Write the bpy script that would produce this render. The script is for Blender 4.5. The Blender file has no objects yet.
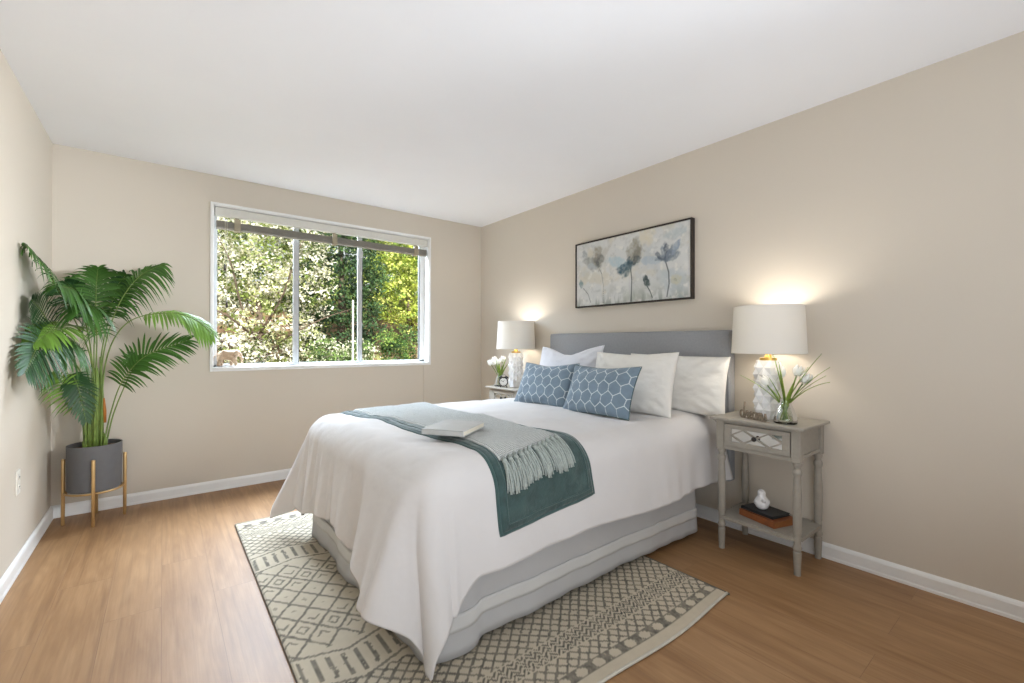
import bpy, bmesh, math, random
import numpy as np
from mathutils import Vector, Matrix, Euler
random.seed(7)
PI = math.pi
scene = bpy.context.scene
COL = scene.collection

# ------------------------------------------------------------------ camera
F_PX = 444.78
cam_d = bpy.data.cameras.new('camera')
cam = bpy.data.objects.new('camera', cam_d)
COL.objects.link(cam)
cam_d.sensor_width = 36.0
cam_d.lens = 36.0 * F_PX / 1024.0
cam_d.clip_start = 0.05
cam_d.clip_end = 200
YAW, PITCH, ROLL = 0.6654, 0.0037, 0.0019
fw = Vector((math.sin(YAW) * math.cos(PITCH), math.cos(YAW) * math.cos(PITCH), math.sin(PITCH)))
rt = Vector((math.cos(YAW), -math.sin(YAW), 0))
up = rt.cross(fw)
rt2 = rt * math.cos(ROLL) - up * math.sin(ROLL) * -1
up2 = up * math.cos(ROLL) - rt * math.sin(ROLL)
rt2 = up2.cross(-fw)
M = Matrix((rt2, up2, -fw)).transposed().to_4x4()
M.translation = Vector((-2.7978, -4.1251, 1.1441))
cam.matrix_world = M
scene.camera = cam

# ------------------------------------------------------------------ world, sun, large lights, exposure
world = bpy.data.worlds.new('world')
scene.world = world
world.use_nodes = True
wn = world.node_tree.nodes
wl = world.node_tree.links
bg = wn['Background']
sky = wn.new('ShaderNodeTexSky')
sky.sky_type = 'HOSEK_WILKIE'
sky.sun_direction = (-0.35, -0.6, 0.72)
sky.turbidity = 4.0
mixs = wn.new('ShaderNodeMix'); mixs.data_type = 'RGBA'
mixs.inputs[0].default_value = 0.8
mixs.inputs[7].default_value = (0.95, 0.97, 1.0, 1)
wl.new(sky.outputs[0], mixs.inputs[6])
wl.new(mixs.outputs[2], bg.inputs['Color'])
bg.inputs['Strength'].default_value = 1.15

def add_light(name, kind, loc, target, energy, color=(1, 1, 1), size=1.0, size_y=None, **kw):
    d = bpy.data.lights.new(name, kind)
    d.energy = energy
    d.color = color
    if kind == 'AREA':
        d.shape = 'RECTANGLE' if size_y else 'SQUARE'
        d.size = size
        if size_y: d.size_y = size_y
    for k, v in kw.items(): setattr(d, k, v)
    o = bpy.data.objects.new(name, d)
    COL.objects.link(o)
    o.location = loc
    dr = Vector(target) - Vector(loc)
    o.rotation_euler = dr.to_track_quat('-Z', 'Y').to_euler()
    return o

add_light('sun', 'SUN', (-3, -8, 9), (0, 4, 0), 11.0, (1.0, 0.97, 0.90), angle=0.01)
add_light('added_sky_fill_panel', 'AREA', (-1.6, 1.3, 3.3), (-1.95, -1.3, 0.3), 1250, (0.73, 0.84, 1.0), 3.2, 1.6)  # unseen panel added outside above the window to strengthen the daylight
add_light('unseen_left_wall_fill', 'AREA', (-0.12, -4.45, 2.05), (-3.37, -1.2, 1.5), 14, (0.90, 0.95, 1.0), 0.4, 0.4, spread=math.radians(42))  # added fill out of view, brightens the left wall; no fixture there
add_light('unseen_ceiling_fill', 'AREA', (-2.25, -4.75, 0.75), (-2.25, -3.5, 2.44), 44, (0.84, 0.91, 1.0), 2.0, 1.6)  # added fill panel behind the camera, aimed up to brighten the ceiling

scene.view_settings.view_transform = 'Standard'
scene.view_settings.look = 'None'
scene.view_settings.exposure = 0.08
scene.view_settings.gamma = 1.0
scene.view_settings.use_curve_mapping = False
try:
    scene.cycles.use_denoising = True
    scene.cycles.max_bounces = 8
    scene.cycles.diffuse_bounces = 5
    scene.cycles.transparent_max_bounces = 24
    scene.cycles.sample_clamp_indirect = 6
except Exception:
    pass

# ------------------------------------------------------------------ materials
def lin(c):
    return tuple(((x / 255) / 12.92 if x / 255 <= 0.04045 else ((x / 255 + 0.055) / 1.055) ** 2.4) for x in c) + (1,)

class NT:
    """small node-tree writer"""
    def __init__(s, name):
        s.m = bpy.data.materials.new(name)
        s.m.use_nodes = True
        s.t = s.m.node_tree
        s.b = s.t.nodes['Principled BSDF']
        s.out = s.t.nodes['Material Output']
    def n(s, kind, **kw):
        x = s.t.nodes.new(kind)
        for k, v in kw.items():
            if k.startswith('i_'):
                key = k[2:]
                key = int(key) if key.isdigit() else key.replace('_', ' ')
                x.inputs[key].default_value = v
            else: setattr(x, k, v)
        return x
    def l(s, a, b): s.t.links.new(a, b)
    def coord(s, which='Object', scale=(1, 1, 1), rot=(0, 0, 0), loc=(0, 0, 0)):
        tc = s.n('ShaderNodeTexCoord')
        mp = s.n('ShaderNodeMapping')
        mp.inputs['Scale'].default_value = scale
        mp.inputs['Rotation'].default_value = rot
        mp.inputs['Location'].default_value = loc
        s.l(tc.outputs[which], mp.inputs['Vector'])
        return mp.outputs[0]
    def noise(s, vec, scale, detail=3, rough=0.55):
        x = s.n('ShaderNodeTexNoise')
        x.inputs['Scale'].default_value = scale
        x.inputs['Detail'].default_value = detail
        x.inputs['Roughness'].default_value = rough
        if vec is not None: s.l(vec, x.inputs['Vector'])
        return x.outputs[0]
    def ramp(s, fac, stops):
        x = s.n('ShaderNodeValToRGB')
        e = x.color_ramp.elements
        while len(e) < len(stops): e.new(0.5)
        for el, (p, c) in zip(e, stops):
            el.position = p; el.color = c
        s.l(fac, x.inputs[0])
        return x.outputs[0]
    def bump(s, h, strength=0.3, dist=0.01, normal=None):
        x = s.n('ShaderNodeBump')
        x.inputs['Strength'].default_value = strength
        x.inputs['Distance'].default_value = dist
        s.l(h, x.inputs['Height'])
        if normal is not None: s.l(normal, x.inputs['Normal'])
        s.l(x.outputs[0], s.b.inputs['Normal'])
        return x.outputs[0]
    def mix(s, fac, a, b, blend='MIX'):
        x = s.n('ShaderNodeMix', data_type='RGBA', blend_type=blend)
        for k, v in ((0, fac), (6, a), (7, b)):
            if isinstance(v, (int, float, tuple)): x.inputs[k].default_value = v
            else: s.l(v, x.inputs[k])
        return x.outputs[2]
    def math(s, op, a, b=0.0):
        x = s.n('ShaderNodeMath', operation=op)
        for k, v in ((0, a), (1, b)):
            if isinstance(v, (int, float)): x.inputs[k].default_value = v
            else: s.l(v, x.inputs[k])
        return x.outputs[0]

def plain(name, rgb, rough=0.5, metal=0.0, nscale=30, var=0.06, bump=0.0, coordk='Object', sheen=0.0, coat=0.0, spec=None):
    t = NT(name)
    v = t.coord(coordk)
    f = t.noise(v, nscale, 4)
    c = lin(rgb)
    lo = tuple(x * (1 - var) for x in c[:3]) + (1,)
    hi = tuple(min(1, x * (1 + var)) for x in c[:3]) + (1,)
    t.l(t.ramp(f, [(0.3, lo), (0.7, hi)]), t.b.inputs['Base Color'])
    t.b.inputs['Roughness'].default_value = rough
    t.b.inputs['Metallic'].default_value = metal
    if spec is not None: t.b.inputs['Specular IOR Level'].default_value = spec
    if sheen: t.b.inputs['Sheen Weight'].default_value = sheen
    if coat: t.b.inputs['Coat Weight'].default_value = coat
    if bump: t.bump(f, bump, 0.004)
    return t.m

def attr_mat(name, rough=0.7, bump_scale=0, bump=0.2, translucent=0.0, spec=0.3, sheen=0.0):
    t = NT(name)
    a = t.n('ShaderNodeAttribute', attribute_name='tint')
    t.l(a.outputs['Color'], t.b.inputs['Base Color'])
    t.b.inputs['Roughness'].default_value = rough
    t.b.inputs['Specular IOR Level'].default_value = spec
    if sheen: t.b.inputs['Sheen Weight'].default_value = sheen
    if bump_scale: t.bump(t.noise(t.coord(), bump_scale, 3), bump, 0.003)
    if translucent:
        tr = t.n('ShaderNodeBsdfTranslucent')
        t.l(a.outputs['Color'], tr.inputs[0])
        mx = t.n('ShaderNodeMixShader'); mx.inputs[0].default_value = translucent
        t.l(t.b.outputs[0], mx.inputs[1]); t.l(tr.outputs[0], mx.inputs[2]); t.l(mx.outputs[0], t.out.inputs[0])
    return t.m

def fabric(name, rgb, scale=350, bump=0.25, rough=0.9, var=0.05, sheen=0.2, translucent=0.0, big=6, bigbump=0.0):
    t = NT(name)
    v = t.coord()
    w = t.noise(v, scale, 2)
    g = t.noise(v, big, 3)
    c = lin(rgb)
    lo = tuple(x * (1 - var) for x in c[:3]) + (1,)
    hi = tuple(min(1, x * (1 + var)) for x in c[:3]) + (1,)
    t.l(t.ramp(g, [(0.3, lo), (0.7, hi)]), t.b.inputs['Base Color'])
    t.b.inputs['Roughness'].default_value = rough
    t.b.inputs['Specular IOR Level'].default_value = 0.15
    t.b.inputs['Sheen Weight'].default_value = sheen
    nrm = None
    if bigbump:
        bb = t.n('ShaderNodeBump'); bb.inputs['Strength'].default_value = bigbump; bb.inputs['Distance'].default_value = 0.03
        t.l(g, bb.inputs['Height']); nrm = bb.outputs[0]
    t.bump(w, bump, 0.002, nrm)
    if translucent:
        tr = t.n('ShaderNodeBsdfTranslucent'); tr.inputs[0].default_value = c
        mx = t.n('ShaderNodeMixShader'); mx.inputs[0].default_value = translucent
        t.l(t.b.outputs[0], mx.inputs[1]); t.l(tr.outputs[0], mx.inputs[2]); t.l(mx.outputs[0], t.out.inputs[0])
    return t.m

def wood_floor_mat():
    t = NT('oak_planks')
    tc = t.n('ShaderNodeTexCoord')
    sep = t.n('ShaderNodeSeparateXYZ'); t.l(tc.outputs['Object'], sep.inputs[0])
    cmb = t.n('ShaderNodeCombineXYZ')
    t.l(sep.outputs[1], cmb.inputs[0])
    xs = t.math('ADD', sep.outputs[0], 2.61 + 0.188 * 20)
    t.l(xs, cmb.inputs[1])
    br = t.n('ShaderNodeTexBrick', offset=0.37, offset_frequency=2)
    t.l(cmb.outputs[0], br.inputs['Vector'])
    br.inputs['Scale'].default_value = 1.0
    br.inputs['Brick Width'].default_value = 1.22
    br.inputs['Row Height'].default_value = 0.188
    br.inputs['Mortar Size'].default_value = 0.0014
    br.inputs['Mortar Smooth'].default_value = 0.3
    br.inputs['Color1'].default_value = (0, 0, 0, 1)
    br.inputs['Color2'].default_value = (1, 1, 1, 1)
    br.inputs['Mortar'].default_value = (0.5, 0.5, 0.5, 1)
    # per plank offset of the grain
    off = t.n('ShaderNodeVectorMath', operation='SCALE'); off.inputs[3].default_value = 7.3
    t.l(br.outputs['Color'], off.inputs[0])
    add = t.n('ShaderNodeVectorMath', operation='ADD')
    t.l(cmb.outputs[0], add.inputs[0]); t.l(off.outputs[0], add.inputs[1])
    mp = t.n('ShaderNodeMapping'); mp.inputs['Scale'].default_value = (1.3, 9.0, 1)
    t.l(add.outputs[0], mp.inputs[0])
    n1 = t.noise(mp.outputs[0], 1.6, 5, 0.6)
    # cathedral rings: wave distorted by the stretched noise
    mp2 = t.n('ShaderNodeMapping'); mp2.inputs['Scale'].default_value = (0.9, 7.0, 1)
    t.l(add.outputs[0], mp2.inputs[0])
    n2 = t.noise(mp2.outputs[0], 1.3, 1.5, 0.4)
    rings = t.math('SINE', t.math('MULTIPLY', n2, 58.0))
    mp3 = t.n('ShaderNodeMapping'); mp3.inputs['Scale'].default_value = (4, 160.0, 1)
    t.l(add.outputs[0], mp3.inputs[0])
    n3 = t.noise(mp3.outputs[0], 1.0, 3, 0.6)
    base = t.ramp(n1, [(0.30, lin((146, 108, 70))), (0.5, lin((168, 129, 88))), (0.72, lin((186, 148, 106)))])
    r2 = t.math('MULTIPLY_ADD', rings, 0.5); r2.node.inputs[2].default_value = 0.5
    c2 = t.mix(t.math('MULTIPLY', r2, 0.18), base, lin((118, 80, 46)))
    c3 = t.mix(t.math('MULTIPLY', n3, 0.55), c2, lin((118, 82, 48)))
    mp5 = t.n('ShaderNodeMapping'); mp5.inputs['Scale'].default_value = (0.7, 26.0, 1)
    t.l(add.outputs[0], mp5.inputs[0])
    n5 = t.ramp(t.noise(mp5.outputs[0], 1.5, 4, 0.65), [(0.50, (0, 0, 0, 1)), (0.72, (1, 1, 1, 1))])
    c3 = t.mix(t.math('MULTIPLY', n5, 0.42), c3, lin((104, 70, 42)))
    # knots
    mp4 = t.n('ShaderNodeMapping'); mp4.inputs['Scale'].default_value = (1.1, 4.2, 1)
    t.l(add.outputs[0], mp4.inputs[0])
    vo = t.n('ShaderNodeTexVoronoi'); vo.inputs['Scale'].default_value = 1.15
    t.l(mp4.outputs[0], vo.inputs['Vector'])
    kn = t.ramp(vo.outputs['Distance'], [(0.0, (1, 1, 1, 1)), (0.11, (0, 0, 0, 1))])
    c4 = t.mix(t.math('MULTIPLY', kn, 0.65), c3, lin((112, 72, 48)))
    tint = t.mix(t.math('MULTIPLY', br.outputs['Color'], 0.16), c4, lin((196, 158, 116)))
    seam = t.math('MULTIPLY', br.outputs['Fac'], 0.35)
    c5 = t.mix(seam, tint, lin((96, 66, 46)))
    t.l(c5, t.b.inputs['Base Color'])
    t.b.inputs['Roughness'].default_value = 0.46
    t.b.inputs['Specular IOR Level'].default_value = 0.5
    h = t.math('SUBTRACT', t.math('MULTIPLY', n3, 0.25), t.math('MULTIPLY', br.outputs['Fac'], 1.2))
    t.bump(h, 0.25, 0.002)
    return t.m

def wall_mat():
    t = NT('painted_wall')
    v = t.coord()
    f = t.noise(v, 220, 4)
    g = t.noise(v, 0.8, 2)
    t.l(t.ramp(g, [(0.3, lin((208, 199, 185))), (0.7, lin((211, 202, 188)))]), t.b.inputs['Base Color'])
    t.b.inputs['Roughness'].default_value = 0.62
    t.b.inputs['Specular IOR Level'].default_value = 0.3
    t.bump(f, 0.05, 0.001)
    return t.m

def glass_mat(name, tint=(1, 1, 1, 1), gloss=1.0):
    t = NT(name)
    t.t.nodes.remove(t.b)
    tr = t.n('ShaderNodeBsdfTransparent'); tr.inputs[0].default_value = tint
    gl = t.n('ShaderNodeBsdfGlossy'); gl.inputs['Roughness'].default_value = 0.02
    fr = t.n('ShaderNodeFresnel'); fr.inputs[0].default_value = 1.45
    mx = t.n('ShaderNodeMixShader')
    t.l(t.math('MULTIPLY', fr.outputs[0], gloss), mx.inputs[0])
    t.l(tr.outputs[0], mx.inputs[1]); t.l(gl.outputs[0], mx.inputs[2]); t.l(mx.outputs[0], t.out.inputs[0])
    return t.m

def shade_mat():
    t = NT('lamp_shade_linen')
    v = t.coord()
    w = t.noise(v, 260, 2)
    t.b.inputs['Base Color'].default_value = lin((238, 234, 226))
    t.b.inputs['Roughness'].default_value = 0.9
    t.b.inputs['Specular IOR Level'].default_value = 0.1
    t.bump(w, 0.15, 0.001)
    tr = t.n('ShaderNodeBsdfTranslucent'); tr.inputs[0].default_value = lin((240, 232, 214))
    mx = t.n('ShaderNodeMixShader'); mx.inputs[0].default_value = 0.10
    t.l(t.b.outputs[0], mx.inputs[1]); t.l(tr.outputs[0], mx.inputs[2]); t.l(mx.outputs[0], t.out.inputs[0])
    return t.m

def knit_mat():
    t = NT('grey_knit')
    uv = t.coord('UV', (1, 1, 1))
    sep = t.n('ShaderNodeSeparateXYZ'); t.l(uv, sep.inputs[0])
    # basket / seed-stitch: product of two phases
    a = t.math('SINE', t.math('MULTIPLY', t.math('ADD', sep.outputs[0], sep.outputs[1]), 420.0))
    b = t.math('SINE', t.math('MULTIPLY', t.math('SUBTRACT', sep.outputs[0], sep.outputs[1]), 420.0))
    h = t.math('ADD', t.math('MULTIPLY', a, b), t.noise(uv, 60, 3))
    t.l(t.ramp(h, [(0.0, lin((160, 166, 163))), (0.6, lin((222, 225, 222)))]), t.b.inputs['Base Color'])
    t.b.inputs['Roughness'].default_value = 0.95
    t.b.inputs['Specular IOR Level'].default_value = 0.1
    t.b.inputs['Sheen Weight'].default_value = 0.3
    t.bump(h, 0.8, 0.004)
    return t.m

MT = {}
MT['wall'] = wall_mat()
MT['ceiling'] = plain('ceiling_paint', (243, 244, 247), 0.85, nscale=2, var=0.01, spec=0.1)
MT['trim'] = plain('white_trim_paint', (238, 238, 236), 0.4, nscale=8, var=0.02)
MT['floor'] = wood_floor_mat()
MT['alu'] = plain('grey_aluminium', (196, 198, 198), 0.4, 0.3, var=0.05)
MT['alu_dark'] = plain('window_gasket', (96, 98, 98), 0.5, 0.0, var=0.05)
MT['blind'] = plain('blind_slats_grey', (150, 146, 136), 0.5, var=0.08, nscale=60)
MT['blind_light'] = plain('blind_rail_white', (216, 214, 206), 0.45, var=0.03)
MT['bracket'] = plain('tan_clip', (158, 148, 126), 0.5, var=0.1)
MT['cord'] = plain('blind_cord', (210, 205, 190), 0.8)
MT['tassel'] = plain('cord_tassel', (60, 52, 44), 0.6)
MT['glass'] = glass_mat('window_glass', (0.97, 0.98, 0.975, 1), 0.2)
MT['comforter'] = fabric('comforter_white', (214, 211, 209), 420, 0.12, var=0.012, sheen=0.05, big=7, bigbump=0.16)
MT['sheet'] = fabric('white_sheet', (240, 239, 236), 420, 0.1, var=0.01)
MT['skirt'] = fabric('bed_skirt_cotton', (208, 207, 206), 420, 0.12, var=0.015, sheen=0.0, translucent=0.25)
MT['skirt_band'] = fabric('bed_skirt_satin', (204, 203, 200), 300, 0.05, rough=0.5, var=0.01, sheen=0.0)
MT['pillow'] = fabric('pillow_white', (229, 226, 219), 380, 0.2, var=0.015, big=12, bigbump=0.25)
MT['pillow_blue_white'] = fabric('pillow_cool_white', (218, 219, 224), 380, 0.2, var=0.015, big=12, bigbump=0.3)
MT['headboard'] = fabric('headboard_grey_linen', (152, 153, 155), 260, 0.5, var=0.05, sheen=0.15, big=70)
MT['mattress'] = fabric('mattress_white', (230, 230, 228), 300, 0.1)
MT['bed_base'] = fabric('bed_base_dark', (60, 60, 62), 300, 0.1)
MT['teal'] = fabric('teal_plush', (60, 82, 80), 160, 0.6, rough=0.75, var=0.3, sheen=0.45, big=14, bigbump=0.35)
MT['teal_seam'] = fabric('teal_piping', (66, 90, 88), 160, 0.4, var=0.1, sheen=0.4)
MT['knit'] = knit_mat()
MT['yarn'] = fabric('grey_yarn', (172, 180, 174), 500, 0.8, var=0.12, big=120)
MT['lattice_cloth'] = attr_mat('blue_lattice_cloth', 0.85, 500, 0.4, sheen=0.3, spec=0.2)
MT['rug'] = attr_mat('rug_pile', 0.95, 420, 0.8, spec=0.1)
MT['paint'] = attr_mat('painted_canvas', 0.7, 600, 0.2, spec=0.25)
MT['black_frame'] = plain('dark_bronze_frame', (52, 46, 42), 0.5, var=0.1, spec=0.3)
MT['ns'] = plain('greige_painted_wood', (158, 152, 141), 0.5, nscale=40, var=0.06, spec=0.35)
MT['mirror'] = plain('mirror_inset', (222, 222, 216), 0.06, 1.0, var=0.01)
MT['knob'] = plain('dark_knob', (40, 38, 38), 0.3, 0.4)
MT['ceramic'] = plain('white_ceramic', (240, 240, 240), 0.25, nscale=5, var=0.01)
MT['gold'] = plain('brushed_brass', (205, 168, 96), 0.3, 0.9, var=0.06)
MT['stand_gold'] = plain('champagne_gold', (204, 170, 118), 0.35, 0.7, var=0.05)
MT['shade'] = shade_mat()
MT['bulb'] = None
MT['vase'] = glass_mat('vase_glass', (0.95, 0.97, 0.95, 1), 1.6)
MT['stem'] = plain('green_stem', (96, 128, 58), 0.5, var=0.2)
MT['blade'] = plain('green_blade', (126, 150, 58), 0.45, nscale=60, var=0.3)
MT['petal'] = plain('white_petal', (244, 243, 238), 0.5, var=0.02)
MT['brown_wood'] = plain('brown_driftwood', (150, 136, 118), 0.7, nscale=80, var=0.25, bump=0.3)
MT['orange_leather'] = plain('tan_leather_cover', (138, 80, 42), 0.5, nscale=50, var=0.15, bump=0.1)
MT['black_cover'] = plain('black_book_cover', (40, 42, 44), 0.5, var=0.1)
MT['pages'] = plain('book_pages', (226, 219, 202), 0.8, nscale=200, var=0.08)
MT['grey_cover'] = plain('pale_book_cover', (186, 187, 185), 0.45, nscale=18, var=0.06)
MT['clock_black'] = plain('black_enamel', (28, 28, 30), 0.35, 0.2)
MT['clock_face'] = plain('clock_face', (235, 235, 232), 0.5, var=0.01)
MT['elephant'] = plain('carved_wood', (190, 164, 136), 0.6, nscale=50, var=0.22, bump=0.3)
MT['pot'] = plain('charcoal_pot', (96, 96, 98), 0.6, var=0.04)
MT['soil'] = plain('brown_soil', (104, 78, 56), 0.95, nscale=90, var=0.5, bump=1.0)
MT['palm_leaf'] = attr_mat('palm_leaf', 0.45, 0, 0, 0.22, spec=0.35)
MT['palm_stem'] = plain('palm_stem', (112, 134, 62), 0.45, nscale=30, var=0.25)
MT['outlet'] = plain('outlet_plastic', (226, 222, 212), 0.4)
MT['hole'] = plain('outlet_slot', (40, 34, 30), 0.5)
MT['foliage'] = attr_mat('tree_foliage', 0.6, 0, 0, 0.35, spec=0.2)
MT['bark'] = plain('tree_bark', (88, 74, 62), 0.9, nscale=25, var=0.35, bump=0.5)
MT['post'] = plain('white_post', (226, 226, 220), 0.6)
MT['soilout'] = None

# ------------------------------------------------------------------ object helpers
def tag(o, label=None, cat=None, group=None, kind=None):
    if label: o['label'] = label
    if cat: o['category'] = cat
    if group: o['group'] = group
    if kind: o['kind'] = kind
    return o

def thing(name, label, cat, loc=(0, 0, 0), rotz=0.0, group=None):
    o = bpy.data.objects.new(name, None)
    COL.objects.link(o)
    o.empty_display_size = 0.1
    o.location = loc
    o.rotation_euler = (0, 0, rotz)
    return tag(o, label, cat, group)

def link(name, me, mat, parent=None):
    o = bpy.data.objects.new(name, me)
    COL.objects.link(o)
    if mat: me.materials.append(mat)
    if parent: o.parent = parent
    return o

def smooth(me, on=True):
    me.polygons.foreach_set('use_smooth', [on] * len(me.polygons))

class MB:
    """collects shapes, builds one mesh"""
    def __init__(s): s.bm = bmesh.new()
    def box(s, x0, x1, y0, y1, z0, z1, bev=0.0, seg=2):
        r = bmesh.ops.create_cube(s.bm, size=1.0)
        vs = r['verts']
        for v in vs:
            v.co = Vector(((x0 + x1) / 2 + v.co.x * (x1 - x0), (y0 + y1) / 2 + v.co.y * (y1 - y0), (z0 + z1) / 2 + v.co.z * (z1 - z0)))
        if bev:
            es = list({e for v in vs for e in v.link_edges})
            bmesh.ops.bevel(s.bm, geom=es, offset=bev, segments=seg, profile=0.6, affect='EDGES')
        return s
    def obox(s, c, ax, ay, az, hx, hy, hz, bev=0.0):
        """oriented box with half sizes"""
        r = bmesh.ops.create_cube(s.bm, size=2.0)
        vs = r['verts']
        c = Vector(c); ax = Vector(ax); ay = Vector(ay); az = Vector(az)
        for v in vs:
            v.co = c + ax * (v.co.x * hx) + ay * (v.co.y * hy) + az * (v.co.z * hz)
        if bev:
            es = list({e for v in vs for e in v.link_edges})
            bmesh.ops.bevel(s.bm, geom=es, offset=bev, segments=2, profile=0.6, affect='EDGES')
        return s
    def lathe(s, prof, cx=0, cy=0, n=28, cap=True):
        rings = []
        for r, z in prof:
            rings.append([s.bm.verts.new((cx + r * math.cos(2 * PI * i / n), cy + r * math.sin(2 * PI * i / n), z)) for i in range(n)])
        for a, b in zip(rings, rings[1:]):
            for i in range(n):
                j = (i + 1) % n
                s.bm.faces.new((a[i], a[j], b[j], b[i]))
        if cap:
            if prof[0][0] > 1e-5: s.bm.faces.new(rings[0][::-1])
            if prof[-1][0] > 1e-5: s.bm.faces.new(rings[-1])
        return s
    def tube(s, pts, rad, n=8, cap=True):
        pts = [Vector(p) for p in pts]
        rs = rad if isinstance(rad, (list, tuple)) else [rad] * len(pts)
        rings = []
        t0 = (pts[1] - pts[0]).normalized()
        nrm = t0.orthogonal().normalized()
        for i, p in enumerate(pts):
            t = (pts[min(i + 1, len(pts) - 1)] - pts[max(i - 1, 0)]).normalized()
            nrm = (nrm - t * nrm.dot(t))
            nrm = nrm.normalized() if nrm.length > 1e-6 else t.orthogonal().normalized()
            bt = t.cross(nrm)
            rings.append([s.bm.verts.new(p + (nrm * math.cos(2 * PI * k / n) + bt * math.sin(2 * PI * k / n)) * rs[i]) for k in range(n)])
        for a, b in zip(rings, rings[1:]):
            for k in range(n):
                j = (k + 1) % n
                s.bm.faces.new((a[k], a[j], b[j], b[k]))
        if cap:
            s.bm.faces.new(rings[0][::-1]); s.bm.faces.new(rings[-1])
        return s
    def ball(s, c, r, sc=(1, 1, 1), rot=None, u=16, v=10):
        q = bmesh.ops.create_uvsphere(s.bm, u_segments=u, v_segments=v, radius=r)
        R = Euler(rot).to_matrix() if rot else Matrix.Identity(3)
        for w in q['verts']:
            w.co = Vector(c) + R @ Vector((w.co.x * sc[0], w.co.y * sc[1], w.co.z * sc[2]))
        return s
    def poly(s, pts, d):
        """prism from polygon points extruded by vector d"""
        d = Vector(d)
        a = [s.bm.verts.new(Vector(p)) for p in pts]
        b = [s.bm.verts.new(Vector(p) + d) for p in pts]
        s.bm.faces.new(a[::-1]); s.bm.faces.new(b)
        for i in range(len(a)):
            j = (i + 1) % len(a)
            s.bm.faces.new((a[i], a[j], b[j], b[i]))
        return s
    def build(s, name, mat, parent=None, sm=True, auto=None):
        bmesh.ops.recalc_face_normals(s.bm, faces=s.bm.faces)
        me = bpy.data.meshes.new(name)
        s.bm.to_mesh(me); s.bm.free()
        if sm:
            smooth(me)
            if auto is not None:
                try: me.set_sharp_from_angle(angle=math.radians(auto))
                except Exception: pass
        return link(name, me, mat, parent)

def raw_mesh(name, verts, faces, mat, parent=None, sm=True, uv=None, tint=None):
    """verts Nx3 array, faces list; uv per vertex Nx2, tint per vertex Nx3"""
    me = bpy.data.meshes.new(name)
    verts = np.asarray(verts, dtype=np.float32)
    me.from_pydata(verts.tolist(), [], faces if isinstance(faces, list) else faces.tolist())
    li = np.empty(len(me.loops), dtype=np.int32); me.loops.foreach_get('vertex_index', li)
    if uv is not None:
        l = me.uv_layers.new(name='uv')
        l.data.foreach_set('uv', np.asarray(uv, dtype=np.float32)[li].ravel())
    if tint is not None:
        a = me.color_attributes.new('tint', 'FLOAT_COLOR', 'POINT')
        t4 = np.ones((len(verts), 4), dtype=np.float32); t4[:, :3] = tint
        a.data.foreach_set('color', t4.ravel())
    if sm: smooth(me)
    me.update()
    return link(name, me, mat, parent)

def grid_faces(nu, nv, off=0, flip=False):
    i, j = np.meshgrid(np.arange(nu - 1), np.arange(nv - 1), indexing='ij')
    a = i * nv + j
    f = np.stack([a, a + nv, a + nv + 1, a + 1], -1).reshape(-1, 4) + off
    return f[:, ::-1] if flip else f

def sl(c): return np.array(lin(c)[:3])

def fract_noise(x, y, seed=0, octaves=3):
    """cheap smooth value noise in [-1,1] on arrays"""
    rs = np.random.RandomState(seed)
    T = rs.rand(64, 64) * 2 - 1
    out = 0; amp = 1.0; tot = 0
    for o in range(octaves):
        xi = np.floor(x).astype(int); yi = np.floor(y).astype(int)
        fx = x - xi; fy = y - yi
        fx = fx * fx * (3 - 2 * fx); fy = fy * fy * (3 - 2 * fy)
        g = lambda a, b: T[a % 64, b % 64]
        v = (g(xi, yi) * (1 - fx) + g(xi + 1, yi) * fx) * (1 - fy) + (g(xi, yi + 1) * (1 - fx) + g(xi + 1, yi + 1) * fx) * fy
        out = out + v * amp; tot += amp
        amp *= 0.5; x = x * 2.03 + 11.3; y = y * 2.03 + 5.7
    return out / tot

def sstep(a, b, x):
    t = np.clip((x - a) / (b - a), 0, 1)
    return t * t * (3 - 2 * t)

# ------------------------------------------------------------------ room shell
W, H = 3.368, 2.44
YB = -5.7
def struct(name, mb, mat, parent=None, sm=False):
    o = mb.build(name, mat, parent, sm=sm)
    if parent is None: o['kind'] = 'structure'
    return o

struct('floor', MB().box(-W - 0.2, 0.2, YB - 0.2, 0.2, -0.1, 0), MT['floor'])
struct('ceiling', MB().box(-W - 0.2, 0.2, YB - 0.2, 0.2, H, H + 0.12), MT['ceiling'])
struct('wall_left', MB().box(-W - 0.2, -W, YB - 0.2, 0.2, 0, H), MT['wall'])
struct('wall_right', MB().box(0, 0.2, YB - 0.2, 0.2, 0, H), MT['wall'])
struct('wall_rear', MB().box(-W, 0, YB - 0.2, YB, 0, H), MT['wall'])
WX0, WX1, WZ0, WZ1 = -2.495, -0.650, 0.940, 2.210
WT = 0.17
w = MB()
w.box(-W, WX0, 0, WT, 0, H); w.box(WX1, 0, 0, WT, 0, H)
w.box(WX0, WX1, 0, WT, 0, WZ0); w.box(WX0, WX1, 0, WT, WZ1, H)
struct('wall_back', w, MT['wall'])

def baseboard(name, axis, a, b, face, sgn):
    """profile swept along a wall"""
    prof = [(0, 0), (0.016, 0), (0.016, 0.012), (0.0135, 0.018), (0.0135, 0.062), (0.010, 0.072), (0.004, 0.080), (0, 0.080)]
    m = MB()
    if axis == 'x': m.poly([(a, face + sgn * p, z) for p, z in prof], (b - a, 0, 0))
    else: m.poly([(face + sgn * p, a, z) for p, z in prof], (0, b - a, 0))
    struct(name, m, MT['trim'])
baseboard('baseboard_back', 'x', -W, 0, 0, -1)
baseboard('baseboard_left', 'y', YB, 0, -W, 1)
baseboard('baseboard_right', 'y', YB, 0, 0, -1)

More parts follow.
